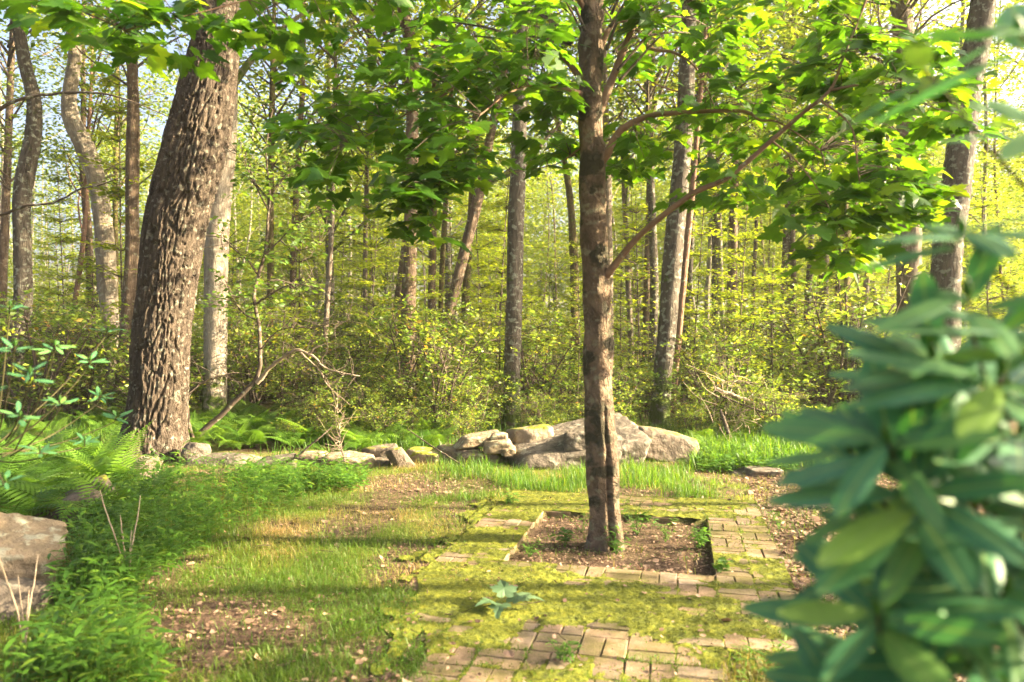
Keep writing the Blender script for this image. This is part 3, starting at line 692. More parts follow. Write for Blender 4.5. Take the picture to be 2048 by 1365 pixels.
# further back, each with its own place
MID = [
 ('pale slim trunk behind the bowed sunlit tree', [(182, 640, 15), (177, 480, 15), (166, 330, 13), (168, 200, 10)], 24, B_tan),
 ('thin reddish leaning stem left of the bowed sunlit tree', [(152, 600, 10), (163, 520, 10), (172, 430, 9), (176, 300, 8)], 23, B_red),
 ('thin mossy stem between the bowed tree and the straight tan trunk', [(232, 660, 11), (232, 400, 10), (236, 200, 9)], 25, B_moss),
 ('dark and light trunk just right of the furrowed trunk in the laurel', [(862, 660, 16), (865, 500, 16), (866, 400, 15), (868, 250, 13)], 21, B_tan),
 ('narrow mossy stem between the furrowed trunk and the leaning trunk', [(880, 650, 10), (886, 500, 11), (893, 380, 10)], 22, B_moss),
 ('mossy trunk close to the right of the leaning trunk', [(928, 660, 14), (936, 520, 16), (944, 400, 15), (950, 260, 13)], 21, B_moss),
 ('pale thin birch-like stem in the twisted laurel', [(648, 740, 10), (656, 600, 11), (664, 450, 10), (668, 250, 8)], 15, B_pale),
 ('slim lit stem left of the furrowed trunk', [(731, 640, 10), (731, 500, 10), (734, 350, 9)], 23, B_pale),
 ('twin-stemmed grey tree left of the young maple', [(1150, 680, 17), (1147, 520, 16), (1140, 400, 14), (1124, 300, 11)], 20, B_moss),
 ('slim sunlit trunk right of the young maple', [(1262, 680, 12), (1254, 520, 11), (1248, 380, 10)], 22, B_pale),
 ('pinkish straight trunk left of the dark trunk behind the boulder', [(1292, 700, 18), (1296, 560, 17), (1300, 420, 16), (1303, 250, 14)], 19, B_tan),
 ('mossy grey trunk touching the left of the dark trunk', [(1306, 720, 17), (1308, 560, 17), (1304, 420, 16), (1300, 300, 14)], 17, B_grey),
 ('reddish stripped trunk directly behind the dark trunk', [(1352, 740, 14), (1368, 560, 15), (1384, 400, 13), (1396, 260, 10)], 14.5, B_red),
 ('grey stem to the right of the reddish stripped trunk', [(1372, 700, 13), (1378, 560, 14), (1384, 440, 12)], 20, B_grey),
 ('straight trunk lit down its right edge in the right middle of the wood', [(1460, 730, 17), (1464, 560, 19), (1467, 420, 17), (1472, 250, 14)], 19, B_tan),
 ('thin dark stem right of the lit straight trunk', [(1502, 690, 7), (1508, 560, 8), (1514, 420, 7)], 24, B_twig),
 ('slim grey stem left of the three mossy trunks', [(1562, 690, 11), (1568, 560, 12), (1574, 420, 10)], 22, B_grey),
 ('dark stem beside the slim grey stem on the right', [(1582, 690, 12), (1586, 560, 12), (1584, 420, 10)], 22, B_twig),
 ('grey trunk leftmost of the three mossy trunks', [(1612, 720, 12), (1616, 600, 13), (1622, 470, 11)], 22, B_grey),
 ('lichened trunk with yellow lit edge, middle of the three mossy trunks', [(1645, 740, 20), (1648, 640, 20), (1650, 520, 18), (1655, 350, 15)], 19, B_grey),
 ('brown mossy trunk with an orange lit edge, rightmost of the three mossy trunks', [(1689, 745, 23), (1690, 640, 23), (1692, 500, 22), (1690, 350, 18)], 18.5, B_moss),
 ('slender white crooked stem beside the rhododendron', [(1718, 760, 9), (1728, 660, 10), (1736, 560, 12), (1750, 480, 10), (1764, 380, 8)], 17, B_pale),
 ('pale trunk half hidden behind the top of the young maple', [(1218, 640, 18), (1216, 500, 18), (1214, 380, 17), (1210, 240, 15)], 18, B_pale),
 ('slim mossy stem in front of the sky left of the maple foliage', [(540, 640, 13), (541, 400, 13), (543, 250, 12), (546, 100, 10)], 19, B_moss),
 ('tall mossy stem left of the maple foliage with a bent top', [(584, 640, 13), (588, 480, 12), (596, 330, 12), (606, 180, 11), (608, 40, 10)], 20, B_tan),
 ('tan trunk at the left edge half hidden by leaves', [(2, 700, 20), (4, 560, 18), (10, 420, 16)], 22, B_tan),
 ('slim trunk behind maple leaves at upper right', [(1686, 480, 14), (1700, 330, 14), (1706, 180, 14), (1710, 60, 13)], 20, B_tan),
]
for k, (lab, pts, d, bk_) in enumerate(MID):
    T('forest_tree', lab, pts, d, bk_, kind='ridge', seg=18, ring=.11, crown=k, cset=CROWNS_THIN, cz=rg.uniform(6, 8), limbs=3, H=rg.uniform(12, 16))

# distant trees: a few shared trunks
def trunk_proto(h, r, bend, bark):
    P = [(0, 0, -.2)]
    x = y = 0
    for z in (2.5, 5, 8, h):
        x += rg.normal(0, bend); y += rg.normal(0, bend); P.append((x, y, z))
    s = spline(P, 36)
    mb = MB(); t, q, b = tube(s, np.linspace(r, r * .3, 36), 9, bark_disp('plain')); mb.add(t, q, None, b)
    for k in range(7):
        i = rg.integers(11, 33); a = rg.uniform(0, 6.28); L = rg.uniform(1, 2.6)
        e = s[i] + np.array([math.cos(a) * L, math.sin(a) * L, L * rg.uniform(.5, 1.3)])
        t, q, b = tube(spline([s[i], (s[i] + e) / 2 + rg.normal(0, .15, 3), e], 8), np.linspace(r * .38, .01, 8), 5); mb.add(t, q, None, b)
    return mb.mesh('trunk', bark)
FAR_T = [trunk_proto(rg.uniform(13, 16), r, b, m) for r, b, m in ((.13, .12, B_tan), (.09, .2, B_far), (.16, .1, B_grey), (.07, .3, B_far), (.11, .25, B_far), (.08, .15, B_far), (.055, .3, B_tan))]

FAR_WORD = ('tan middling tree trunk', 'pale slim tree trunk', 'stout grey tree trunk', 'thin pale bent stem', 'pale bent trunk', 'slim straight pale trunk', 'very thin tan stem')
far_xy = []
def far_tree(X, Y, k, cset, label, group, cz):
    r = empty('forest_tree', (X, Y, 0), label, 'tree', group)
    o = link('trunk', FAR_T[k % len(FAR_T)], r); o.rotation_euler = (rg.normal(0, .035), rg.normal(0, .05), rg.uniform(0, 6.28))
    me, lm = cset[rg.integers(len(cset))]
    o = link('crown', me, r, (0, 0, cz)); o.rotation_euler = (0, 0, rg.uniform(0, 6.28)); s = rg.uniform(.8, 1.15); o.scale = (s, s, s)
    far_xy.append((X, Y))
for px, d, cz in ((1985, 20.5, 2.6), (2060, 21.5, 2.2), (1930, 25, 3.0), (2110, 24, 3.2), (2020, 29, 3.0), (1780, 24, 3.4), (1560, 29, 3.5), (20, 27, 4), (330, 29, 4)):
    far_tree((px - CX) / F * d, d, rg.integers(7), CROWNS, 'low branched leafy tree standing among the trunks', 'low branched trees in the woods', cz)
tries = 0
while len(far_xy) < 150 and tries < 6000:
    tries += 1
    Y = 20 + 60 * rg.random() ** .85; hw = .70 * Y + 2
    X = rg.uniform(-hw, hw)
    if any((X - a) ** 2 + (Y - b) ** 2 < 1.9 ** 2 for a, b in far_xy): continue
    if 15.3 < Y < 16.9 or (X < -.42 * Y and rg.random() < .6): continue
    far = Y > 42
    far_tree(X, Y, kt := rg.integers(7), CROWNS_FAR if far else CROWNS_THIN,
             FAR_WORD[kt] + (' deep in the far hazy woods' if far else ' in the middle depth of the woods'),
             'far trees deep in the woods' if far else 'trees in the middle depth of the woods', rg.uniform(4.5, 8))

# unseen trees added right of the view to dapple the clearing with shade
for X, Y, cz in ((8.6, 1.6, 1.6), (7.4, -1.8, 1.1), (11.0, 4.4, 2.6), (13.5, -3.2, 3.0), (12.4, 2.6, 2.4), (9.8, 6.6, 3.6), (17, 4, 5.2), (20, -3, 5.5)):
    far_tree(X, Y, rg.integers(7), CROWNS_SUN, 'unseen leafy tree added to shade the clearing', 'added shade trees beside the clearing', cz)

# saplings with flat bright sprays
n = 0; sxy = []; tr = 0
while n < 160 and tr < 20000:
    tr += 1
    Y = 14.5 + 36 * rg.random(); X = rg.uniform(-.72 * Y - 1, .72 * Y + 1)
    if n > 125: Y = rg.uniform(12.8, 20); X = rg.uniform(-.5, .62) * Y
    if 15.3 < Y < 16.9: continue
    if any((X - a) ** 2 + (Y - b) ** 2 < 1.2 ** 2 for a, b in sxy): continue
    sxy.append((X, Y)); ks = rg.integers(4); st, fo = SAPS[ks]; zone = 'left' if X < -.25 * Y else ('right' if X > .25 * Y else 'middle')
    r = empty('sapling', (X, Y, 0), ('shoulder high', 'tall', 'tallest', 'short')[ks] + ' thin sapling with flat yellow green sprays in the ' + zone + ' of the woods', 'sapling', 'saplings under the trees')
    a = rg.uniform(0, 6.28); s = rg.uniform(.85, 1.2) if n <= 125 else rg.uniform(.45, .75)
    for m_, nm in ((st, 'stem'), (fo, 'foliage')):
        o = link(nm, m_, r); o.rotation_euler = (0, 0, a); o.scale = (s, s, s)
    n += 1

# laurel thicket
n = 0; lxy = []; tr = 0
while n < 185 and tr < 9000:
    tr += 1
    Y = 11.4 + 22 * rg.random() ** 1.2; X = rg.uniform(-.72 * Y - 1, .72 * Y + 1)
    px = CX + X / Y * F
    if Y < 12.2 and (px < 650 or px > 1500): continue
    if px > 1500 and Y < 14: continue
    if (abs(px - 1024) < 70 or abs(px - 1320) < 75) and Y < 12.8: continue
    if any((X - a) ** 2 + (Y - b) ** 2 < 1.0 ** 2 for a, b in lxy): continue
    lxy.append((X, Y)); st, fo = LAURELS[rg.integers(5)]
    lab = 'olive mountain laurel shrub with ruddy tips in the left thicket' if px < 700 else ('olive mountain laurel shrub with ruddy tips in the central thicket' if px < 1300 else 'olive mountain laurel shrub with ruddy tips in the right thicket')
    r = empty('mountain_laurel', (X, Y, 0), lab, 'shrub', 'laurel shrubs of the thicket')
    a = rg.uniform(0, 6.28); s = rg.choice([.6, .8, 1.0, 1.2, 1.5], p=[.2, .25, .27, .18, .10]) * rg.uniform(.9, 1.1); s *= rg.uniform(.45, .8) if Y < 12.5 else 1
    for m_, nm in ((st, 'stems'), (fo, 'foliage')):
        o = link(nm, m_, r); o.rotation_euler = (0, 0, a); o.scale = (s * 1.1, s * 1.1, s)
    n += 1

# low bushes in front of the thicket
n = 0; bxy = []; tr = 0
while n < 46 and tr < 3000:
    tr += 1
    px = rg.uniform(560, 1600); Y = rg.uniform(10.5, 12.6); X = (px - CX) / F * Y
    if abs(px - 1024) < 48 or abs(px - 1320) < 52: continue
    if any((X - a) ** 2 + (Y - b) ** 2 < .55 ** 2 for a, b in bxy): continue
    bxy.append((X, Y)); st, fo = LAURELS[rg.integers(5)]; s = rg.choice([.22, .30, .38, .48]) * rg.uniform(.85, 1.15)
    r = empty('low_bush', (X, Y, 0), 'low loose bush between the stones and the laurel, ' + ('left of' if px < 1024 else ('between' if px < 1320 else 'right of')) + ' the two grey trunks', 'shrub', 'low bushes in front of the thicket')
    for m_, nm in ((st, 'stems'), (fo, 'foliage')):
        o = link(nm, m_, r); o.rotation_euler = (0, 0, rg.uniform(0, 6.28) if nm == 'x' else n * 1.7); o.scale = (s * 1.3, s * 1.3, s)
    n += 1

# the far woods as one mass
def far_woods():
    n = 150000
    Y = rg.uniform(52, 112, n); X = rg.uniform(-1, 1, n) * (.72 * Y + 4)
    Z = 20 * rg.random(n) ** 1.9
    keep = fbm(np.stack([X * .25, Y * .15, Z * .3], -1), 3) > .36 + .012 * Z * (1 + 2.2 * ((X / Y < -.38) & (Z > 7)))
    pos = np.stack([X, Y, Z], -1)[keep]
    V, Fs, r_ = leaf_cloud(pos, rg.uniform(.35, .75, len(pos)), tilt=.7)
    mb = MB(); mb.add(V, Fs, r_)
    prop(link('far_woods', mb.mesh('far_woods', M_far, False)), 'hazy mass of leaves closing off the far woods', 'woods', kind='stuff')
    stems = MB()
    for k in range(150):
        y = rg.uniform(60, 105); x = rg.uniform(-.72, .72) * y; h = rg.uniform(12, 18)
        s = spline([(x, y, -.2), (x + rg.normal(0, .3), y, h * .5), (x + rg.normal(0, .8), y, h)], 6)
        t, q, b = tube(s, np.linspace(.15, .06, 6) * rg.uniform(.6, 1.3), 5); stems.add(t, q, None, b)
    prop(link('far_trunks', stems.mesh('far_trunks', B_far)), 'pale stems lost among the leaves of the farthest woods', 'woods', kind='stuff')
far_woods()

# ------------------------------------------------------------------ the young maple
# leaf outline, five pointed lobes (base at origin, y along the midrib)
def maple_leaf_mesh():
    half = [(0.0, .02), (.10, -.08), (.26, -.10), (.36, -.03), (.30, .07), (.52, .16), (.47, .25), (.60, .42), (.40, .43), (.36, .52), (.22, .48), (.24, .66), (.15, .72), (.14, .84), (0, 1.06)]
    pts = np.array([(x, y) for x, y in half] + [(-x, y) for x, y in half[-2:0:-1]])
    z = .10 * np.abs(pts[:, 0]) - .16 * (pts[:, 1] - .3) ** 2 - .14 * pts[:, 0] ** 2
    V = np.vstack([[0, .32, 0.02], np.column_stack([pts, z])])
    n = len(pts); Fs = np.array([(0, 1 + (i + 1) % n, 1 + i) for i in range(n)])
    # petiole
    pv = np.array([[.008, .03, 0], [-.008, .03, 0], [-.008, -.42, .10], [.008, -.42, .10]]); k = len(V)
    V = np.vstack([V, pv]); Fs = np.vstack([Fs, [(k, k + 1, k + 2), (k, k + 2, k + 3)]])
    return V, Fs
MAPLE = maple_leaf_mesh()

def poly_sample(poly, n):
    poly = np.array(poly, float); lo, hi = poly.min(0), poly.max(0); out = []
    while len(out) < n:
        p = lo + rg.random(2) * (hi - lo); c = False; j = len(poly) - 1
        for i in range(len(poly)):
            a, b = poly[i], poly[j]
            if (a[1] > p[1]) != (b[1] > p[1]) and p[0] < (b[0] - a[0]) * (p[1] - a[1]) / (b[1] - a[1]) + a[0]: c = not c
            j = i
        if c: out.append(p)
    return np.array(out)

def build_maple():
    d = 5.5
    pts = [(1212, 1092, 62), (1210, 1040, 58), (1206, 960, 59), (1203, 900, 60), (1198, 800, 55), (1196, 740, 57), (1196, 660, 54), (1194, 600, 54), (1190, 500, 53), (1187, 420, 53), (1184, 320, 51), (1181, 220, 49), (1182, 120, 48), (1184, 40, 46), (1186, -40, 44), (1180, -300, 36), (1190, -700, 20), (1195, -1000, 8)]
    P = np.array([[*at(x, y, d), w / F * d / 2] for x, y, w in pts]); P[0, 2] = -.08
    base = np.array([P[0, 0], P[0, 1], 0.]); root = empty('maple_tree', base, 'young maple with smooth blotched trunk and spreading leafy boughs growing in the square brick bed', 'tree')
    S = spline(P, 420)
    kn = [(rg.uniform(0, 6.28), rg.uniform(.6, 4), rg.uniform(.01, .022)) for _ in range(16)]
    def dsp(th, L, r):
        big = fbm(np.stack(np.broadcast_arrays(np.cos(th) * 1.3, np.sin(th) * 1.3, L * 1.6), -1), 3) - .5
        fine = fbm(np.stack(np.broadcast_arrays(np.cos(th) * 5, np.sin(th) * 5, L * 9), -1), 3) - .5
        g = -.048 * np.exp(-((th - (4.93 + .08 * L)) / .13) ** 2) * np.clip(1.0 - L / 1.15, 0, 1) ** .5
        rib = .030 * np.exp(-((th - 5.5) / .5) ** 2) * np.clip(1.1 - L / .9, 0, 1)
        flare = np.exp(-L / .09) * (.045 + .03 * np.sin(th * 4 + 1))
        k_ = 0
        for a, l, s in kn: k_ = k_ + s * np.exp(-((np.mod(th - a + math.pi, 2 * math.pi) - math.pi) / .4) ** 2 - ((L - l) / .05) ** 2)
        ring = .004 * np.sin(L * 14 + 2 * np.sin(th)) 
        return big * .035 + fine * .008 + g + rib + flare + k_ + ring
    t, q, b = tube(S[:, :3] - base, S[:, 3], 96, dsp)
    link('trunk', make_mesh('trunk', t, [q], B_maple, bk=b), root)
    BR = [  # px x, px y, distance, radius in mm
     [(1205, 560, 5.5, 26), (1222, 540, 5.42, 24), (1280, 470, 5.3, 21), (1381, 390, 5.1, 19), (1455, 355, 5.0, 17), (1543, 281, 4.9, 15), (1603, 228, 4.8, 13), (1660, 180, 4.7, 11), (1685, 120, 4.7, 7), (1733, 0, 4.7, 5), (1760, -90, 4.7, 3)],
     [(1195, 330, 5.5, 28), (1213, 310, 5.45, 26), (1240, 262, 5.4, 23), (1290, 235, 5.35, 20), (1350, 226, 5.3, 17), (1480, 222, 5.2, 12), (1520, 240, 5.1, 9), (1560, 246, 5.0, 6), (1640, 300, 4.9, 4)],
     [(1192, 240, 5.5, 30), (1208, 200, 5.48, 29), (1235, 130, 5.45, 25), (1265, 55, 5.4, 22), (1285, 0, 5.4, 19), (1310, -90, 5.4, 16), (1360, -350, 5.3, 8)],
     [(1195, 110, 5.5, 20), (1210, 75, 5.55, 19), (1224, 50, 5.6, 18), (1244, 41, 5.65, 16), (1275, 60, 5.7, 14), (1300, 96, 5.75, 13), (1350, 106, 5.8, 10), (1395, 140, 5.8, 7), (1430, 215, 5.8, 4)],
     [(1170, 170, 5.5, 22), (1154, 148, 5.5, 20), (1125, 115, 5.5, 17), (1090, 104, 5.5, 15), (1030, 103, 5.5, 13), (985, 116, 5.4, 11), (930, 155, 5.3, 9), (880, 195, 5.2, 7), (800, 235, 5.0, 5), (700, 290, 4.9, 3)],
     [(1172, 190, 5.5, 18), (1156, 185, 5.4, 16), (1130, 178, 5.2, 13), (1075, 170, 5.0, 9), (1020, 185, 4.8, 6), (960, 230, 4.5, 4)],
     [(1172, 290, 5.5, 9), (1155, 300, 5.6, 7), (1120, 325, 5.8, 5), (1080, 336, 6.0, 4), (1020, 345, 6.2, 3)],
     [(905, 175, 5.25, 6), (895, 280, 5.2, 5), (880, 360, 5.2, 4), (862, 440, 5.2, 3)],
     [(1170, 20, 5.5, 20), (1120, -60, 5.2, 17), (1000, -110, 4.8, 14), (800, -80, 4.4, 10), (600, -30, 4.2, 7), (420, 20, 4.1, 4), (250, 60, 4.0, 3)],
     [(1640, 200, 4.75, 8), (1700, 250, 4.6, 6), (1715, 330, 4.5, 5), (1720, 420, 4.5, 3), (1690, 500, 4.5, 2)],
     [(1543, 281, 4.9, 7), (1600, 330, 4.8, 5), (1660, 420, 4.7, 4), (1680, 500, 4.7, 2)],
     [(1660, 180, 4.7, 9), (1730, 170, 4.5, 7), (1800, 190, 4.3, 5), (1880, 220, 4.1, 3)],
    ]
    pool = []
    for br in BR:
        A = np.array([[*at(x, y, dd), r / 1000] for x, y, dd, r in br]); s = spline(A, 60)
        t, q, b = tube(s[:, :3] - base, np.maximum(s[:, 3], .002), 10, bark_disp('plain') if br[0][3] > 15 else None)
        link('branch', make_mesh('branch', t, [q], B_branch, bk=b), root); pool.append(s[14:, :3])
    pool = np.vstack(pool)
    # leaf clusters: regions of the crown, each with its range of distances
    REG = [
     ([(545, 255), (640, 195), (760, 130), (900, 95), (1150, 60), (1150, 230), (1040, 300), (1000, 330), (960, 370), (900, 385), (800, 400), (640, 395), (600, 330)], 4.3, 6.0, 86),
     ([(690, 400), (800, 330), (980, 340), (930, 400), (890, 480), (830, 505), (790, 470)], 4.8, 5.6, 14),
     ([(480, -60), (1150, -60), (1150, 90), (800, 130), (600, 190), (500, 80)], 4.2, 6.2, 46),
     ([(0, -60), (480, -60), (480, 60), (300, 95), (150, 60), (0, 70)], 3.6, 5.0, 17),
     ([(120, 70), (320, 60), (400, 110), (280, 150), (200, 120)], 4.0, 4.8, 5),
     ([(1225, -60), (1720, -60), (1740, 120), (1640, 200), (1500, 210), (1380, 130), (1240, 180)], 4.6, 6.4, 48),
     ([(1215, 250), (1400, 150), (1600, 220), (1760, 150), (1850, 300), (1800, 400), (1650, 420), (1500, 430), (1400, 400), (1300, 380), (1215, 330)], 5.0, 6.6, 64),
     ([(1480, 380), (1700, 330), (1860, 350), (1860, 440), (1760, 500), (1690, 570), (1620, 540), (1560, 450)], 4.2, 5.4, 28),
     ([(1700, 60), (1860, 40), (1960, 120), (1940, 300), (1850, 260), (1750, 240)], 3.9, 5.2, 26),
     ([(1760, 300), (1900, 320), (1960, 420), (1840, 470)], 4.2, 5.0, 9),
     ([(1060, 300), (1160, 240), (1160, 340), (1110, 350)], 5.6, 6.4, 5),
     ([(1215, 280), (1330, 300), (1300, 380), (1230, 350)], 5.6, 6.4, 6),
    ]
    pos = []; dirs = []; ups = []; twigs = MB()
    for poly, d0, d1, nc in REG:
        nc = int(nc * 1.55); P2 = poly_sample(poly, nc); dd = rg.uniform(d0, d1, nc)
        for (x, y), di in zip(P2, dd):
            c = at(x, y, di); j = pool[np.argmin(np.linalg.norm((pool - c) * np.array([1, .8, 1.6]), axis=1))]
            dist = np.linalg.norm(c - j)
            mid = (c + j) / 2 + np.array([0, 0, .10 * dist]) + rg.normal(0, .03, 3)
            pth = spline([j, mid, c], 7); t, q, b = tube(pth - base, np.linspace(.0035, .0016, 7), 4); twigs.add(t, q, None, b)
            out = nrm(c - j) if dist > .1 else rand_dirs(1)[0]
            m = rg.integers(5, 10)
            for k in range(m):
                a = math.atan2(out[1], out[0]) + rg.uniform(-2.0, 2.0)
                dv = np.array([math.cos(a), math.sin(a), rg.uniform(-.75, -.05)])
                p = c - out * rg.uniform(0, .22) + np.array([math.cos(a), math.sin(a), -.15]) * rg.uniform(.03, .12) + rg.normal(0, .03, 3)
                pos.append(p); dirs.append(dv); ups.append(np.array([0, 0, 1.]) + rg.normal(0, .38, 3) + np.array([0, -.30, 0]))
    # the upper crown, above the view, added and spread to shade oak and ground
    for k in range(300):
        v = nrm(rg.normal(0, 1, 3)) * rg.random() ** .4; c = np.array([.7, 6.8, 6.3]) + v * np.array([3.1, 3.4, 2.6])
        if c[2] < EYE + .36 * c[1]: c[2] = EYE + .36 * c[1] + rg.uniform(0, .8)
        a0 = np.array([.62 + v[0] * .5, 5.5 + v[1] * .4, c[2] - .7]); pth = spline([a0, (a0 + c) / 2 + np.array([0, 0, .15]), c], 7)
        t, q, b = tube(pth - base, np.linspace(.012, .002, 7), 4); twigs.add(t, q, None, b)
        for j in range(9):
            a = rg.uniform(0, 6.28); dv = np.array([math.cos(a), math.sin(a), rg.uniform(-.7, 0)])
            pos.append(c + dv * rg.uniform(.05, .35) + rg.normal(0, .1, 3)); dirs.append(dv); ups.append(np.array([0, 0, 1.]) + rg.normal(0, .35, 3))
    pos = np.array(pos); R = frames(np.array(dirs), nrm(np.array(ups))); size = rg.uniform(.07, .165, len(pos)) 
    link('twigs', twigs.mesh('twigs', B_twig), root)
    pxx = CX + pos[:, 0] / pos[:, 1] * F; pyy = CY - (pos[:, 2] - EYE) / pos[:, 1] * F
    vis = (pxx > 0) & (pxx < 2048) & (pyy > -10)
    order = np.argsort(-(size / pos[:, 1]) * vis); single = set(order[:300].tolist())
    lm = [make_mesh('leaf', MAPLE[0] * np.array([sx, 1, zz]), [MAPLE[1]], M_maple_o, smooth=False) for sx, zz in ((1, 1), (.93, 1.8), (1.06, .4), (1, -.8))]
    from mathutils import Matrix
    for i in single:
        o = bpy.data.objects.new('leaf', lm[i % 4]); COL.objects.link(o); o.parent = root
        M = Matrix([[*(R[i][r] * size[i]), pos[i][r] - base[r]] for r in range(3)] + [[0, 0, 0, 1]]); o.matrix_local = M
    rest = np.array([i for i in range(len(pos)) if i not in single])
    V, Fs, k = scatter(MAPLE[0], MAPLE[1], pos[rest] - base, R[rest], size[rest])
    o = link('foliage', make_mesh('foliage', V, [Fs], M_maple, rnd=np.repeat(rg.random(len(rest)), k), smooth=False), root); o['kind'] = 'stuff'
    me, lm_ = CROWNS_THIN[1]
    return len(pos)
NMAPLE = build_maple()

# ------------------------------------------------------------------ stones
def rock(name, size, seed, mat, sub=28, facets=12, rough=.055, round_=.045, parent=None, loc=(0, 0, 0), rot=(0, 0, 0)):
    r = np.random.default_rng(seed); sx, sy, sz = size
    n = sub; th = np.linspace(0, 2 * math.pi, 2 * n, endpoint=False); ph = np.linspace(0.0001, math.pi - .0001, n)
    D = np.stack([np.sin(ph)[:, None] * np.cos(th), np.sin(ph)[:, None] * np.sin(th), np.broadcast_to(np.cos(ph)[:, None], (n, 2 * n))], -1).reshape(-1, 3)
    nn = [np.array(v, float) for v in ((1, 0, 0), (-1, 0, 0), (0, 1, 0), (0, -1, 0), (0, 0, 1), (0, 0, -1))]
    nn = [nrm(v + r.normal(0, .16, 3)) for v in nn]; hh = [1.0 * r.uniform(.85, 1.0) for _ in nn]
    for k in range(facets):
        v = nrm(r.normal(0, 1, 3)); nn.append(v); hh.append(r.uniform(.98, 1.3))
    q = np.zeros(len(D)); p_ = 1 / round_
    for v, h in zip(nn, hh): q += np.maximum(D @ v / h, 0) ** p_
    rad = q ** (-1 / p_)
    V = D * rad[:, None]
    nz = fbm(V * 1.6 + seed, 4) - .5; n2 = fbm(V * 6 + seed, 4) - .5
    lay = np.abs(np.sin(V[:, 2] * 7 + nz * 5)) - .5
    V = V * (1 + nz * rough * 2.6 + n2 * rough * .9 + lay * rough * .25)[:, None] * np.array([sx, sy, sz]) / 2
    i = np.arange(n - 1)[:, None] * 2 * n; j = np.arange(2 * n)[None]; j2 = (j + 1) % (2 * n)
    Q = np.stack([i + j, i + 2 * n + j, i + 2 * n + j2, i + j2], -1).reshape(-1, 4)
    o = link(name, make_mesh(name, V, [Q], mat), parent, loc); o.rotation_euler = rot
    return o

def rock_px(name, x0, y0, x1, y1, d, depth, seed, mat, rot=(0, 0, 0), parent=None, sink=.0, **kw):
    """a rock filling the photo box at distance d (to its front)"""
    dc = d + depth / 2
    a = at(x0, y0, dc); b = at(x1, y1, dc); w = b[0] - a[0]; h = a[2] - b[2]
    c = np.array([(a[0] + b[0]) / 2, dc, (a[2] + b[2]) / 2])
    if parent is not None: c = c - np.array(parent.location)
    return rock(name, (w * 1.06, depth, h * 1.08), seed, mat, parent=parent, loc=c, rot=rot, **kw)

def build_stones():
    wl = empty('stone_row', on_ground(690, 930), 'low tumbled row of fieldstones from the oak to the boulder', 'stone wall')
    spec = [
     (366, 886, 418, 920, 9.0, .35, S_grey, (0, .1, .2)), (374, 908, 512, 948, 8.9, .5, S_grey, (0, .04, -.05)), (440, 936, 540, 960, 8.6, .4, S_brown, (0, 0, .2)),
     (520, 918, 600, 952, 8.7, .4, S_grey, (.2, -.1, .1)), (598, 903, 656, 946, 8.9, .4, S_tan, (0, .03, .1)), (648, 908, 757, 948, 8.8, .42, S_tan, (0, .06, -.08)),
     (730, 890, 802, 932, 9.1, .5, S_brown, (0, -.1, .2)), (735, 918, 785, 950, 8.9, .3, S_brown, (0, 0, .3)), (768, 912, 846, 944, 8.75, .28, S_brown, (0, .95, .15)),
     (810, 898, 882, 935, 9.1, .5, S_moss, (0, .05, -.2)), (876, 892, 962, 928, 9.1, .5, S_brown, (0, -.06, .1)), (905, 905, 1010, 938, 9.0, .4, S_brown, (0, .05, .2)),
     (920, 868, 998, 893, 9.1, .35, S_tan, (0, -.10, .1)), (985, 866, 1016, 884, 9.1, .3, S_tan, (0, .1, -.1)), (966, 880, 1023, 906, 8.95, .3, S_tan, (0, -.18, .1)), (1000, 894, 1030, 912, 8.9, .25, S_tan, (0, 0, .4)),
    ]
    for k, (x0, y0, x1, y1, d, dp, m, rt) in enumerate(spec):
        rock_px('stone', x0, y0, x1, y1, d, dp, 100 + k, m, rt, wl)
    # the great boulder and its neighbours
    b = empty('boulder', on_ground(1150, 935), 'big tilted slab-like grey boulder behind the young maple', 'boulder')
    rock('slab', (1.85, 1.5, .60), 152, S_grey, 64, 10, .07, .05, b, (-.02, .72, .07), (.16, -.17, .10))
    rock('lump', (.80, .9, .46), 157, S_grey, 52, 10, .07, .05, b, (.30, .42, .11), (.10, .10, -.2))
    prop(rock_px('stone', 1028, 852, 1104, 892, 9.25, .4, 61, S_moss, (0, -.22, .1)), 'small pale stone capped with yellow moss on the left shoulder of the boulder', 'stone')
    o = rock_px('boulder', 1262, 864, 1402, 925, 9.2, .6, 74, S_brown, (0, .30, -.12), sub=48, round_=.05); prop(o, 'low brown wedge-shaped rock right of the big boulder', 'boulder')
    for k, (x0, y0, x1, y1, lab) in enumerate([(1480, 934, 1556, 958, 'flat grey stone at the edge of the leaf litter behind the brick path'), (1512, 948, 1590, 975, 'flat lichened stone lying nearest the rhododendron leaves beyond the path'), (1462, 946, 1510, 966, 'small flat stone half sunk in leaf litter beside the two flat stones')]):
        prop(rock_px('stone', x0, y0, x1, y1, 8.2, .4, 80 + k, S_grey), lab, 'stone')
    prop(rock_px('stone', 236, 912, 312, 968, 8.1, .45, 91, S_brown, (0, .1, .3)), 'rounded brown stone at the left foot of the massive oak', 'stone')
    prop(rock_px('stone', 268, 948, 308, 975, 7.9, .25, 92, S_brown, (0, .3, 0)), 'small stone leaning below the rounded stone at the foot of the oak', 'stone')
    prop(rock_px('stone', 88, 985, 228, 1062, 5.9, .5, 93, S_brown, (0, -.38, .3), round_=.05), 'sloping slab half hidden in grass left of the stilt grass', 'stone')
    prop(rock_px('boulder', -120, 1056, 108, 1186, 4.25, .62, 396, S_tan, (.25, .16, .5), sub=64, round_=.06, rough=.11, facets=18), 'big sunlit tan rock topping the pair at the lower left corner', 'boulder')
    prop(rock_px('boulder', -80, 1160, 88, 1325, 3.9, .45, 397, S_grey, (0, .2, .3), sub=56, round_=.06, rough=.10, facets=18), 'grey rock under the sunlit tan rock at the lower left corner', 'boulder')
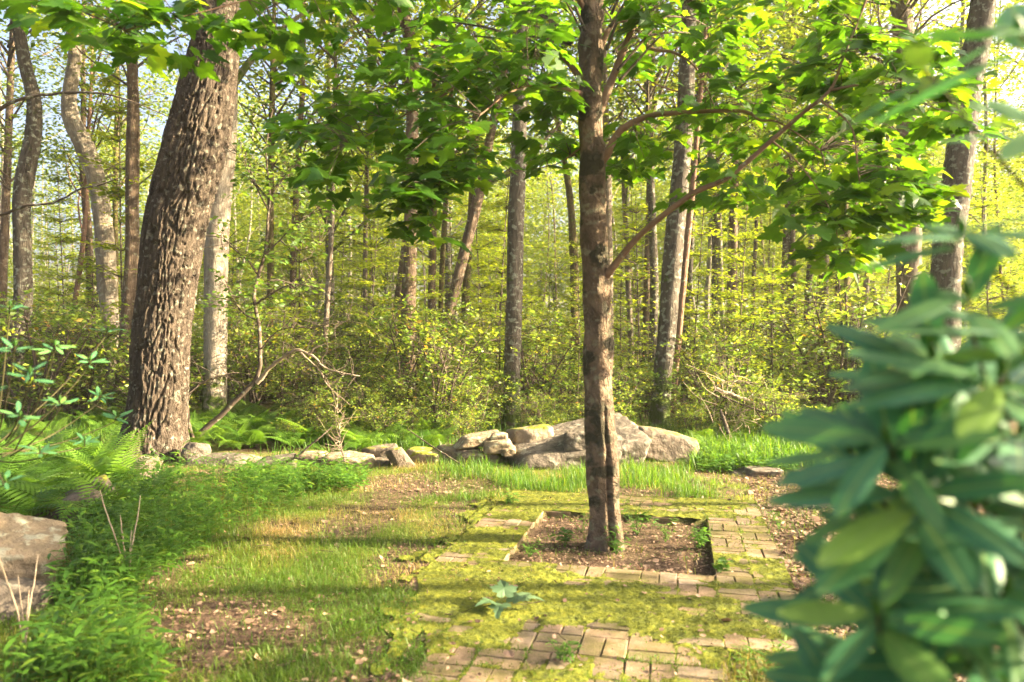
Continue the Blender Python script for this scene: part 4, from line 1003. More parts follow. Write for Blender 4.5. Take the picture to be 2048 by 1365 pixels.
build_stones()

# ------------------------------------------------------------------ twisted laurel beside the oak, dead branches
def px_tube(mb_or_parent, base, pts, mat, name='branch', seg=8, n=40, disp='plain'):
    A = np.array([[*at(x, y, dd), r / 1000] for x, y, dd, r in pts]); s = spline(A, n)
    s[:, :3] += (rg.normal(0, 1, (n, 3)) * np.minimum(s[:, 3:4], .02) * .22)
    t, q, b = tube(s[:, :3] - base, np.maximum(s[:, 3], .0015), seg, bark_disp(disp) if disp else None)
    if isinstance(mb_or_parent, MB): mb_or_parent.add(t, q, None, b)
    else: link(name, make_mesh(name, t, [q], mat, bk=b), mb_or_parent)
    return s[:, :3]

def build_twisted():
    base = on_ground(395, 878) * 1.0; base[1] = 10.3; base[0] = (395 - CX) / F * 10.3
    root = empty('twisted_laurel', base, 'gnarled bare laurel with crooked stems arching beside the massive oak', 'shrub')
    D = 10.3; pool = []
    for pts, m in [
      ([(385, 905, D, 42), (400, 868, D, 40), (440, 832, D, 38), (480, 792, D, 36), (512, 758, D, 33), (520, 720, D, 30), (518, 650, D, 27), (508, 600, D, 25), (514, 560, D, 24), (530, 505, D, 22), (536, 440, D, 18), (540, 380, D, 15), (532, 300, D, 11), (545, 220, D, 8)], B_twig),
      ([(515, 765, D, 28), (540, 735, D - .1, 24), (570, 712, D - .2, 22), (594, 700, D - .3, 20), (625, 712, D - .4, 16), (650, 735, D - .4, 14), (680, 745, D - .5, 11), (720, 752, D - .5, 8)], B_dead),
      ([(600, 704, D - .3, 10), (640, 742, D - .4, 8), (655, 770, D - .4, 6), (700, 810, D - .5, 4)], B_dead),
      ([(388, 885, D - .2, 22), (378, 845, D - .3, 22), (375, 800, D - .3, 20), (390, 775, D - .3, 18), (430, 755, D - .3, 14), (475, 745, D - .3, 10)], B_twig),
      ([(510, 610, D, 13), (540, 590, D - .2, 10), (580, 570, D - .3, 8), (640, 575, D - .5, 5)], B_twig),
      ([(520, 555, D, 14), (495, 520, D, 11), (470, 500, D + .1, 8), (440, 470, D + .1, 5)], B_twig),
      ([(530, 510, D, 12), (560, 480, D, 10), (600, 440, D, 8), (640, 420, D - .1, 5), (680, 410, D - .2, 3)], B_twig),
      ([(512, 640, D, 10), (480, 620, D + .2, 8), (450, 560, D + .2, 5)], B_twig),
      ([(537, 420, D, 10), (510, 370, D, 8), (490, 330, D + .1, 5), (470, 300, D + .1, 3)], B_twig),
      ([(538, 400, D, 9), (570, 350, D, 7), (590, 330, D, 4)], B_twig),
      ([(560, 480, D, 8), (590, 500, D - .1, 6), (640, 490, D - .2, 4)], B_twig),
      ([(520, 700, D, 9), (560, 660, D - .2, 7), (620, 655, D - .3, 5), (700, 640, D - .5, 3)], B_twig),
    ]:
        s = px_tube(root, base, pts, m); pool.append(s[12:])
    pool = np.vstack(pool); tw = MB(); pos = []
    for k in range(330):
        j = pool[rg.integers(len(pool))]
        if j[2] < .9: continue
        e = j + rg.normal(0, .28, 3) * np.array([1, .8, .7]) + np.array([0, 0, .05])
        t, q, b = tube(spline([j, (j + e) / 2 + rg.normal(0, .06, 3), e], 6) - base, np.linspace(.005, .002, 6), 4); tw.add(t, q, None, b)
        if j[2] > 1.9 and rg.random() < .65: pos.append(e + rg.normal(0, .05, (8, 3)))
    link('twigs', tw.mesh('twigs', B_twig), root)
    pos = np.vstack(pos); mb = MB(); V, Fs, r_ = leaf_cloud(pos - base, rg.uniform(.08, .12, len(pos)), tilt=.6, droop=(-.6, .5)); mb.add(V, Fs, r_ * .45)
    link('foliage', mb.mesh('foliage', M_laurel, False), root)
build_twisted()

def build_branches():
    # limbs reaching in from a tree that stands beyond the left side of the view
    b = np.array([-8.2, 8.6, 0.]); r = empty('forest_tree', b, 'bare dark limbs reaching in from a tree at the left, across the sunlit trunks', 'tree')
    t, q, bk_ = tube(spline([(0, 0, -.1), (.1, 0, 3), (0, .1, 8), (.3, 0, 12)], 60), np.linspace(.2, .08, 60), 16, bark_disp('ridge')); link('trunk', make_mesh('trunk', t, [q], B_grey, bk=bk_), r)
    px_tube(r, b, [(-390, 300, 8.6, 40), (-150, 290, 8.6, 30), (0, 218, 8.6, 22), (50, 196, 8.5, 18), (130, 186, 8.5, 15), (200, 186, 8.4, 11), (270, 205, 8.4, 7), (350, 240, 8.4, 4)], B_twig, 'limb')
    px_tube(r, b, [(-385, 470, 8.7, 36), (-120, 455, 8.7, 26), (0, 430, 8.7, 18), (50, 412, 8.6, 15), (110, 405, 8.6, 12), (160, 378, 8.5, 10), (200, 370, 8.5, 8), (240, 355, 8.5, 5)], B_twig, 'limb')
    me, lm = CROWNS_THIN[0]
    link('crown', me, r, (0, 0, 6.5)); link('limbs', lm, r, (0, 0, 6.5))
    # fallen forked branch on the stone row
    b = on_ground(600, 945); r = empty('fallen_branch', b, 'dark forked dead branch lying over the pale stones of the stone row', 'branch')
    D = 8.55
    px_tube(r, b, [(508, 934, D, 12), (545, 932, D, 14), (590, 915, D, 14), (615, 895, D, 11), (640, 875, D, 8), (668, 850, D + .1, 4)], B_twig, 'branch')
    px_tube(r, b, [(590, 916, D, 10), (640, 920, D - .05, 9), (690, 922, D - .05, 6)], B_twig, 'branch')
    # dead twiggy bush by the stone row
    b = on_ground(690, 955); r = empty('dead_shrub', b, 'small dry upright twiggy shrub in front of the pale stones', 'shrub')
    D = 8.2
    st = px_tube(r, b, [(700, 958, D, 9), (690, 925, D, 8), (682, 890, D, 7), (678, 850, D, 4), (674, 815, D, 2)], B_twig, 'stem')
    tw = MB()
    for k in range(60):
        j = st[rg.integers(8, 40)]; e = j + rg.normal(0, .13, 3) + np.array([0, 0, .06])
        t, q, bk_ = tube(spline([j, (j + e) / 2 + rg.normal(0, .02, 3), e], 5) - b, np.linspace(.003, .001, 5), 4); tw.add(t, q, None, bk_)
    link('twigs', tw.mesh('twigs', B_dead), r)
    # dead branch leaning out of the ferns
    b = on_ground(940, 935); r = empty('fallen_branch', b, 'thin dark dead branch slanting down from the ferns onto the stones', 'branch')
    px_tube(r, b, [(815, 858, 9.2, 5), (860, 890, 9.0, 8), (900, 915, 8.8, 10), (930, 935, 8.6, 9)], B_twig, 'branch')
    # dead pile on the right
    b = on_ground(1490, 880); r = empty('dead_shrub', b, 'tangled pale dead bush and snapped limbs right of the wedge-shaped rock', 'shrub')
    D = 11.0; px_tube(r, b, [(1432, 778, D, 22), (1470, 792, D, 28), (1510, 806, D, 20)], B_dead, 'branch')
    px_tube(r, b, [(1440, 790, D, 14), (1500, 815, D - .1, 13), (1560, 830, D - .2, 10), (1640, 842, D - .3, 6)], B_twig, 'branch')
    px_tube(r, b, [(1470, 905, D - .6, 34), (1455, 860, D - .5, 30), (1440, 820, D - .3, 22)], B_twig, 'branch')
    tw = MB()
    for k in range(90):
        j = at(rg.uniform(1425, 1520), rg.uniform(760, 890), D + rg.normal(0, .35)); e = j + rg.normal(0, .28, 3)
        t, q, bk_ = tube(spline([j, (j + e) / 2 + rg.normal(0, .06, 3), e], 6) - b, np.linspace(.006, .0018, 6), 4); tw.add(t, q, None, bk_)
    link('twigs', tw.mesh('twigs', B_dead), r)
build_branches()

# ------------------------------------------------------------------ ferns
def frond(L, curl):
    n = 22; s = np.linspace(0, 1, n); ang = math.radians(62) - s * curl
    y = np.cumsum(np.cos(ang)) * L / n; z = np.cumsum(np.sin(ang)) * L / n
    P = np.stack([0 * s, y, z], -1); V = []; Fc = []
    T_ = nrm(np.gradient(P, axis=0)); 
    for i in range(3, n):
        w = L * .30 * math.sin(math.pi * min(1, (s[i] * .92 + .08)) ** .7) ** .8 * (1.03 - s[i]) ** .35
        up = np.cross(np.array([1, 0, 0]), T_[i])
        for sg in (-1, 1):
            o = P[i]; e = o + np.array([sg * w, 0, 0]) + T_[i] * w * .35 - up * w * .16
            k = len(V); hw = L / n * .44
            m1 = o * .55 + e * .45 + T_[i] * hw * .8 + up * .01 * L; m2 = o * .55 + e * .45 - T_[i] * hw * .8 + up * .01 * L
            V += [o - T_[i] * hw * .5, o + T_[i] * hw * .5, m1, m2, e]; Fc += [(k, k + 3, k + 1), (k + 1, k + 3, k + 2), (k + 2, k + 3, k + 4)]
    t, q, b = tube(P, np.linspace(.006, .0015, n) * L * 1.3, 3)
    k = len(V); V = np.vstack([np.array(V), t]); q = q + k
    tri = np.vstack([np.array(Fc), q[:, [0, 1, 2]], q[:, [0, 2, 3]]])
    return V, tri
FRONDS = [make_mesh('frond', *(lambda a: (a[0], [a[1]]))(frond(1, c)), M_fern, smooth=False) for c in (1.2, 1.6, .8, 1.9)]
def fern(X, Y, size, nf, label, group):
    z = float(ground_z(np.array(X), np.array(Y)))
    r = empty('fern', (X, Y, z), label, 'fern', group); a0 = rg.uniform(0, 6.28)
    for k in range(nf):
        o = link('frond', FRONDS[rg.integers(4)], r); s = size * rg.uniform(.7, 1.15)
        o.rotation_euler = (rg.normal(0, .15), rg.normal(0, .15), a0 + k * 6.28 / nf + rg.normal(0, .25)); o.scale = (s, s, s)
for k in range(24):   # bank at the far left
    px = rg.uniform(-60, 255); d = rg.uniform(5.6, 9.2); X = (px - CX) / F * d
    fern(X, d, rg.uniform(.55, .85), 8, 'arching green fern in the bank left of the massive oak', 'ferns in the left bank')
for k in range(40):   # behind the stone row
    px = rg.uniform(370, 900); d = rg.uniform(9.9, 12.6); X = (px - CX) / F * d
    fern(X, d, rg.uniform(.5, .75), 7, 'bright green fern behind the stone row', 'ferns behind the stone row')
fern(*on_ground(225, 985)[:2], .8, 6, 'long lit fern frond clump leaning in front of the oak foot', 'ferns in the left bank')
def fern_bed():
    mb = MB()
    for k in range(170):
        px = rg.uniform(-100, 1000) if k % 4 else rg.uniform(1400, 1750); d = rg.uniform(9.8, 15) if px > 250 else rg.uniform(7, 14)
        X = (px - CX) / F * d
        for f in range(5):
            V, Fs = frond_lib[rg.integers(3)]; a = rg.uniform(0, 6.28); s = rg.uniform(.4, .7); c, sn = math.cos(a), math.sin(a)
            mb.add(V @ np.array([[c, sn, 0], [-sn, c, 0], [0, 0, 1]]) * s + np.array([X, d, 0]), Fs, rg.random())
    prop(link('fern_bed', mb.mesh('fern_bed', M_fernbed, False)), 'continuous low green carpet of ferns under the trees', 'ferns', kind='stuff')
frond_lib = [frond(1, c) for c in (1.2, 1.6, 1.0)]
fern_bed()

# ------------------------------------------------------------------ grass, stilt grass, litter, weeds
def blades(X, Y, h, w, mat, name, label, lean=.5, z0=None, rnd=None):
    n = len(X); a = rg.uniform(0, 6.28, n); l = np.minimum(np.abs(rg.normal(0, lean, n)), 2.2)
    Z = ground_z(X, Y) if z0 is None else z0
    base = np.stack([X, Y, Z], -1); side = np.stack([np.sin(a), -np.cos(a), 0 * a], -1) * w[:, None]
    out = np.stack([np.cos(a), np.sin(a), 0 * a], -1)
    m = base + out * (h * l * .35)[:, None] + np.array([0, 0, 1.]) * (h * .6)[:, None]
    e = base + out * (h * l)[:, None] + np.array([0, 0, 1.]) * (h * np.maximum(1 - .35 * l, .25))[:, None]
    V = np.stack([base - side, base + side, m - side * .8, m + side * .8, e], 1).reshape(-1, 3)
    k = np.arange(n)[:, None] * 5
    Fs = np.concatenate([k + np.array([[0, 1, 3]]), k + np.array([[0, 3, 2]]), k + np.array([[2, 3, 4]])], 1).reshape(-1, 3)
    o = link(name, make_mesh(name, V, [Fs], mat, rnd=np.repeat(rg.random(n) if rnd is None else rnd, 3), smooth=False)); prop(o, label, 'grass', kind='stuff')

def build_grass():
    n = 260000
    Y = 3.0 + 6.2 * rg.random(n) ** 1.25; X = rg.uniform(-1, 1, n) * (.75 * Y)
    u, v = uv(X, Y); g = grassiness(X, Y)
    pv = paved(u, v)
    joint = np.minimum(np.abs(((u + .46) / .23 + .5) % 1 - .5), np.abs((v / .23 + .5) % 1 - .5)) * .23 < .014
    edge = fbm(np.stack([u * 3, v * 3, 0 * u + 6], -1), 3)
    keep = np.where(pv, joint & (edge > .60) & (rg.random(n) < .9), rg.random(n) < g * .9 + .09)
    keep &= ~((u > 1.2) & pv & (edge < .48)) | (pv & (u > left_edge(v) - .22) & (rg.random(n) < .25))
    hole = (u > 0) & (u < 1.38) & (v > 0) & (v < 1.5); keep &= ~(hole & (rg.random(n) < .8))
    X, Y, u, v, pv = X[keep], Y[keep], u[keep], v[keep], pv[keep]; m = len(X)
    h = rg.uniform(.025, .07, m) * (.7 + .8 * fbm(np.stack([X, Y, 0 * X], -1), 2)); h = np.where(pv, h * .8, h)
    hue = np.clip(1.9 * fbm(np.stack([X * 1.7, Y * 1.7, 0 * X + 21], -1), 3) - .55 + rg.normal(0, .16, m), 0, 1)
    blades(X, Y, h * rg.choice([.55, .8, 1.0, 1.35], m, p=[.35, .35, .22, .08]), rg.uniform(.0011, .0024, m), M_grass, 'grass', 'short patchy yellow green grass of the clearing', 1.1, rnd=hue)
    # clover and other tiny leaves in the lawn
    n2 = 26000; Y2 = 3.0 + 5 * rg.random(n2) ** 1.3; X2 = rg.uniform(-.7, .5, n2) * Y2; k2 = (fbm(np.stack([X2 * 2.3, Y2 * 2.3, 0 * X2 + 31], -1), 3) > .54); u2, v2 = uv(X2, Y2); k2 &= ~(paved(u2, v2) & (rg.random(n2) < .85)) & ~((u2 < -.46) & (rg.random(n2) < .9))
    p2 = np.stack([X2, Y2, ground_z(X2, Y2) + rg.uniform(.012, .04, n2)], -1)[k2]
    V2, F2, r2 = leaf_cloud(p2, rg.uniform(.008, .02, len(p2)), tilt=.3); mbc = MB(); mbc.add(V2, F2, r2)
    prop(link('clover', mbc.mesh('clover', M_weed, False)), 'tiny round clover leaves scattered through the lawn', 'ground cover', kind='stuff')
    # taller grass in front of the boulder
    n = 26000; px = rg.uniform(840, 1460, n); py = rg.uniform(918, 1000, n)
    P = np.array([on_ground(a, b) for a, b in zip(px, py)]); nn = fbm(P * 2.2 + 5, 3); edge_ = np.minimum((px - 840) / 120, (1460 - px) / 90).clip(0, 1)
    dens = .6 * np.clip((nn - .46) * 7, 0, 1) * edge_ * (1 - .6 * np.exp(-((px - 1205) / 40) ** 2)); k = rg.random(n) < dens
    P = P[k]; u, v = uv(P[:, 0], P[:, 1]); kk = ~paved(u, v); P = P[kk]; hh = (.03 + .10 * rg.random(len(P)) ** 1.8) * (.6 + 1.4 * np.clip(nn[k][kk] - .4, 0, .4) / .3)
    blades(P[:, 0], P[:, 1], hh, rg.uniform(.0015, .0035, len(P)), M_stilt, 'tall_grass', 'taller bright grass between the paving and the boulder', .8)
    # fine grass over the ground behind the stones
    n = 16000; Y = rg.uniform(9.4, 14, n); X = rg.uniform(-.7, .62, n) * Y
    k = fbm(np.stack([X, Y, 0 * X], -1), 3) > .45
    blades(X[k], Y[k], rg.uniform(.12, .38, k.sum()), rg.uniform(.003, .006, k.sum()), M_stilt, 'woodland_grass', 'loose tall grass under the trees behind the stones', .8)
    n = 9000; px = rg.uniform(1380, 1720, n); d = rg.uniform(8.7, 12.5, n); X = (px - CX) / F * d
    blades(X, d, rg.uniform(.1, .3, n), rg.uniform(.003, .006, n), M_stilt, 'woodland_grass', 'lush grass on the ground right of the wedge-shaped rock', .8)
build_grass()

def build_stilt():
    def patch(cnt, fx, name, label, hh, leafL, mat, lt=LANCE, cat='grass'):
        mb = MB(); st = MB()
        for k in range(cnt):
            X, Y = fx(); z = float(ground_z(np.array(X), np.array(Y))); H = hh * rg.uniform(.55, 1.2)
            ln = rg.normal(0, .16, 2) * H; b = np.array([X, Y, z]); e = b + np.array([ln[0], ln[1], H]); m = (b + e) / 2 + np.array([*(-ln * .25), H * .06])
            pth = spline([b, m, e], 5); t, q, bk_ = tube(pth, np.linspace(.0016, .001, 5), 3); mb.add(t, q, .3)
            nl = rg.integers(5, 9); tt = np.linspace(.25, 1, nl)
            pos = np.stack([np.interp(tt, np.linspace(0, 1, 5), pth[:, i]) for i in range(3)], -1)
            a = rg.uniform(0, 6.28) + np.arange(nl) * 2.6 + rg.normal(0, .4, nl); d = np.stack([np.cos(a), np.sin(a), rg.uniform(-.25, .5, nl)], -1)
            V, Fs, r_ = leaf_cloud(pos, rg.uniform(.7, 1.2, nl) * leafL, lt, tilt=.2, dirs=d); mb.add(V, Fs, r_)
        prop(link(name, mb.mesh(name, mat, False)), label, cat, kind='stuff')
    def f1():
        while True:
            px = rg.uniform(90, 720); py = rg.uniform(960, 1215); g = on_ground(px, py)
            lim = np.interp(py, [960, 1000, 1060, 1120, 1200], [715, 640, 480, 380, 300]); lo = np.interp(py, [960, 1020, 1060, 1120, 1200], [260, 225, 150, 150, 130])
            if lo < px < lim: return g[0], g[1]
    patch(1150, f1, 'stilt_grass', 'lush bright stilt grass between the lawn and the rocks at left', .30, .085, M_stilt)
    def f2():
        while True:
            px = rg.uniform(0, 330); py = rg.uniform(1180, 1420); g = on_ground(px, py)
            if px < np.interp(py, [1180, 1260, 1420], [200, 270, 330]) and px > np.interp(py, [1180, 1330, 1420], [120, 70, 0]): return g[0], g[1]
    patch(210, f2, 'stilt_grass', 'stilt grass beside the grey rock at the lower left corner', .26, .09, M_stilt)
    def f3():
        px = rg.uniform(480, 730); py = rg.uniform(945, 985); g = on_ground(px, py); return g[0], g[1]
    patch(330, f3, 'broadleaf_weeds', 'dark broad leaved weeds at the foot of the stone row', .16, .07, M_weed, DIAMOND, 'weeds')
    def f4():
        px = rg.uniform(1400, 1590); py = rg.uniform(905, 945); g = on_ground(px, py); return g[0], g[1]
    patch(380, f4, 'broadleaf_weeds', 'low broad leaved green plants right of the wedge-shaped rock', .14, .08, M_weed, DIAMOND, 'weeds')
    def f5():
        px = rg.uniform(1470, 1760); py = rg.uniform(1310, 1420); g = on_ground(px, py); return g[0], g[1]
    patch(90, f5, 'broadleaf_weeds', 'green weeds at the near right end of the brick paving', .07, .05, M_weed, LANCE, 'weeds')
build_stilt()

def build_litter():
    n = 60000
    Y = 2.9 + 7.2 * rg.random(n) ** 1.3; X = rg.uniform(-.78, .85, n) * Y
    u, v = uv(X, Y); r, p, h = bare_litter(X, Y); pv = paved(u, v)
    g = grassiness(X, Y)
    dens = np.where(r, .95, np.where(h, .9, np.where(p, .9, np.where(pv, .03, .06 + .25 * (1 - g)))))
    k = rg.random(n) < dens; X, Y, pv, h = X[k], Y[k], pv[k], h[k]; m = len(X)
    Z = np.where(pv, .026, ground_z(X, Y) + .004) + rg.uniform(0, .012, m)
    pos = np.stack([X, Y, Z], -1); size = rg.uniform(.014, .042, m); size = np.where(h, size * .8, size); size = np.where(X > 1.6, size * 1.45, size); size = np.where(rg.random(m) < .05, size * 2.1, size)
    R = frames(rand_dirs(m, -.25, .3), rand_up(m, .35))
    V, Fs, q = scatter(LITTER[0], LITTER[1], pos, R, np.stack([size * rg.uniform(.5, 1.1, m), size, size * rg.uniform(.3, 1.4, m)], -1))
    prop(link('leaf_litter', make_mesh('leaf_litter', V, [Fs], M_litter, rnd=np.repeat(rg.random(m), q), smooth=False)), 'dry brown leaf litter scattered over soil, grass and paving', 'leaf litter', kind='stuff')
    # twigs lying about
    mb = MB()
    for i in range(130):
        y = rg.uniform(3.2, 8.5); x = rg.uniform(-.6, .6) * y; a = rg.uniform(0, 6.28); L = rg.uniform(.04, .16); z = .03
        e = np.array([x + math.cos(a) * L, y + math.sin(a) * L, z + rg.uniform(0, .02)]); s = np.array([x, y, z])
        t, q_, b = tube(spline([s, (s + e) / 2 + rg.normal(0, .008, 3), e], 4), np.linspace(.0026, .0012, 4), 4); mb.add(t, q_, None, b)
    prop(link('twig_litter', mb.mesh('twig_litter', B_twig)), 'small dry twigs scattered over the clearing', 'twigs', kind='stuff')
build_litter()

def weed(x, y, H, nst, leafL, label, group, lt=DIAMOND, z=None):
    b = on_ground(x, y); b[2] = float(ground_z(np.array(b[0]), np.array(b[1])))
    r = empty('weed', b, label, 'weed', group); st = MB(); fo = MB()
    for s in range(nst):
        e = np.array([rg.normal(0, .35) * H, rg.normal(0, .35) * H, H * rg.uniform(.6, 1.1)])
        pth = spline([(0, 0, 0), e * .5 + np.array([0, 0, .08 * H]), e], 6); t, q, bk_ = tube(pth, np.linspace(.0022, .001, 6), 4); st.add(t, q, .5, bk_)
        nl = 8; tt = np.linspace(.3, 1, nl); pos = np.stack([np.interp(tt, np.linspace(0, 1, 6), pth[:, i]) for i in range(3)], -1)
        a = rg.uniform(0, 6.28) + np.arange(nl) * 2.4; d = np.stack([np.cos(a), np.sin(a), rg.uniform(-.3, .4, nl)], -1)
        V, Fs, r_ = leaf_cloud(pos, rg.uniform(.7, 1.2, nl) * leafL, lt, tilt=.25, dirs=d); fo.add(V, Fs, r_)
    link('stems', st.mesh('stems', M_weed), r); link('foliage', fo.mesh('foliage', M_weed, False), r)
for (x, y, H, ns, ll, lab, lt) in [
    (1058, 1105, .13, 7, .05, 'small ferny weed at the left side of the maple bed', LANCE), (1130, 1085, .15, 6, .06, 'weed sprouting just left of the maple foot', DIAMOND),
    (1232, 1100, .20, 8, .07, 'bushy weed right at the right foot of the maple', LANCE), (1275, 1062, .26, 8, .06, 'tall light weed behind the maple foot on the right', LANCE),
    (1400, 1088, .16, 14, .06, 'pale grass-like tuft at the right end of the maple bed', LANCE), (1165, 1055, .22, 5, .06, 'upright weed behind the maple foot on the left', LANCE),
    (1440, 1150, .10, 4, .06, 'broad leaved weed at the near right corner of the maple bed', DIAMOND), (1330, 1075, .10, 5, .04, 'low weed in the middle of the maple bed', LANCE),
    (1330, 1060, .14, 5, .05, 'leafy weed at the back of the maple bed near the bricks', LANCE), (1020, 1010, .12, 9, .07, 'grass-like weed at the far left corner of the paving', LANCE),
    (1560, 1060, .16, 4, .05, 'thin weed in the litter right of the paving', LANCE), (1125, 1330, .10, 8, .05, 'weed tuft in the paving at the front', LANCE)]:
    weed(x, y, H, ns, ll, lab, 'weeds around the maple bed', lt)
weed(335, 972, .42, 3, .16, 'tall broad leaved weed standing in front of the oak foot', None, LANCE)
for (x, y, lab) in [(255, 1180, 'leafless pale forked stalk in the stilt grass'), (50, 1300, 'bare pale forked stalk in front of the grey rock')]:
    b = on_ground(x, y); d = b[1]; r = empty('dead_stalk', b, lab, 'stalk')
    for dx, top in ((-14, 150), (26, 190), (-55, 200), (8, 120)):
        px_tube(r, b, [(x, y, d, 5), (x + dx * .3, y - top * .4, d, 4.5), (x + dx * .8, y - top * .8, d + .03, 3.5), (x + dx, y - top, d + .05, 2)], B_dead, 'stem', 6, 16, None)

# fallen green sprig on the paving
def sprig():
    b = on_ground(1010, 1228); b[2] = .03
    r = empty('fallen_sprig', b, 'fallen sprig of wilted green maple leaves lying on the mossy bricks', 'leaf sprig')
    me = [make_mesh('leaf', MAPLE[0] * np.array([1, 1, 3.0]), [MAPLE[1]], M_cut, rnd=np.full(len(MAPLE[1]), v), smooth=False) for v in (.2, .8)]
    for k, (dx, dy, a, s, tx) in enumerate([(-.05, .02, 2.2, .13, .3), (.04, .03, -.9, .15, .25), (-.02, -.03, 2.9, .12, -.2), (.08, .0, -1.6, .13, .2), (0, .05, .2, .14, .5)]):
        o = link('leaf', me[k % 2], r, (dx, dy, .025 + .008 * k)); o.rotation_euler = (tx, rg.normal(0, .2), a); o.scale = (s, s, s)
    t, q, bk_ = tube(spline([(-.12, .0, .01), (0, .02, .02), (.12, .03, .012)], 10), np.linspace(.003, .0015, 10), 6); link('stem', make_mesh('stem', t, [q], B_twig, bk=bk_), r)
sprig()

# ------------------------------------------------------------------ rhododendrons
def rhodo_leaf():
    nl, nw = 12, 6; s = np.linspace(0, 1, nl); V = []
    for i, t in enumerate(s):
        w = .165 * math.sin(math.pi * min(1, t * .95 + .03)) ** .52 * (.62 + .75 * t * (1.25 - t))
        for j in range(nw + 1):
            x = (j / nw * 2 - 1); V.append((x * w, t, .10 * t - .19 * t * t + .035 * abs(x) - .05 * x * x * (w / .15) + .004 * math.sin(t * 25) * abs(x)))
    V = np.array(V); i = np.arange(nl - 1)[:, None] * (nw + 1); j = np.arange(nw)[None]
    Q = np.stack([i + j, i + j + 1, i + nw + 2 + j, i + nw + 1 + j], -1).reshape(-1, 4)
    return V, Q
RL = rhodo_leaf()
RLM = [make_mesh('leaf', RL[0] * np.array([wx, 1, wz]), [RL[1]], M_rhodo) for wx, wz in ((.92, 1), (.84, 1.6), (1.02, .6), (.95, .2))]

name_high = lambda y: y < 560
def rhodo(name, label, basep, whorls, leafL, main):
    """whorls: (x, y, distance, axis tilt towards x, towards camera, leaves)"""
    root = empty(name, basep, label, 'shrub'); hub = np.array(main)
    stems = MB()
    t, q, b = tube(spline([(0, 0, -.05), (hub - basep) * .5 + np.array([.05, 0, 0]), hub - basep], 16), np.linspace(.014, .007, 16), 8); link('stem', make_mesh('stem', t, [q], B_twig, bk=b), root)
    if label.startswith('large'):
        mbx = MB()  # unseen whorls right of the view, added to keep sun off the bush
        for k in range(46):
            c = np.array([rg.uniform(.86, 1.7), rg.uniform(.55, 1.5), rg.uniform(.5, 2.15)]); axis = nrm(np.array([rg.normal(0, .3), rg.normal(-.2, .3), 1.0]))
            if abs(CX + c[0] / c[1] * F - CX) < CX + 190: continue
            t, q, b = tube(spline([hub - basep + np.array([.1, 0, -.4]), (hub + c) / 2 - basep, c - basep], 6), np.linspace(.006, .003, 6), 5); mbx.add(t, q, .1)
            e1 = nrm(np.cross(axis, np.array([0, 1, .1]))); e2 = np.cross(axis, e1); aa = rg.uniform(0, 6.28) + np.arange(9) * .7
            dv = nrm(e1 * np.cos(aa)[:, None] + e2 * np.sin(aa)[:, None] + axis * .15)
            V, Q, k4 = scatter(RL[0], RL[1], np.repeat((c - basep)[None], 9, 0) + dv * .012, frames(dv, np.repeat(axis[None], 9, 0)), np.full(9, leafL)); mbx.add(V, Q, .4)
        link('foliage', mbx.mesh('foliage', M_rhodo), root)
    for (x, y, d, ax, ac, nl, sc) in whorls:
        c = at(x, y, d); axis = nrm(np.array([ax, -ac, 1.0]))
        j = hub + rg.normal(0, .04, 3) if rg.random() < .6 else np.array([hub[0], hub[1], min(hub[2], c[2] - .1)])
        pth = spline([j - basep, (j + c) / 2 - basep - np.array([0, 0, .05]), c - axis * .04 - basep, c - basep], 12)
        if name_high(y): pth = spline([hub - basep, np.array([max(hub[0], c[0]) + .06, hub[1], (hub[2] + c[2]) / 2]) - basep, c + np.array([.05, 0, -.06]) - basep, c - basep], 14)
        t, q, b = tube(pth, np.linspace(.004, .0025, len(pth)), 7); link('stem', make_mesh('stem', t, [q], M_stem, bk=b), root)
        e1 = nrm(np.cross(axis, np.array([0, 1., .1]))); e2 = np.cross(axis, e1); a0 = rg.uniform(0, 6.28)
        for k in range(nl):
            a = a0 + k * 2 * math.pi / nl + rg.normal(0, .18); lift = rg.uniform(-.1, .5)
            dv = nrm(e1 * math.cos(a) + e2 * math.sin(a) + axis * lift); R = frames(dv[None], (axis + rg.normal(0, .12, 3))[None])[0]
            o = bpy.data.objects.new('leaf', RLM[rg.integers(4)]); COL.objects.link(o); o.parent = root
            L = leafL * sc * rg.uniform(.75, 1.15); p = c - basep + dv * .012 - axis * rg.uniform(0, .03)
            from mathutils import Matrix
            o.matrix_local = Matrix([[*(R[r] * L), p[r]] for r in range(3)] + [[0, 0, 0, 1]])
        # bud in the middle
        V, Q, b = tube(np.array([c - basep, c - basep + axis * .012, c - basep + axis * .026]), np.array([.005, .007, .001]), 7); link('bud', make_mesh('bud', V, [Q], M_weed), root)

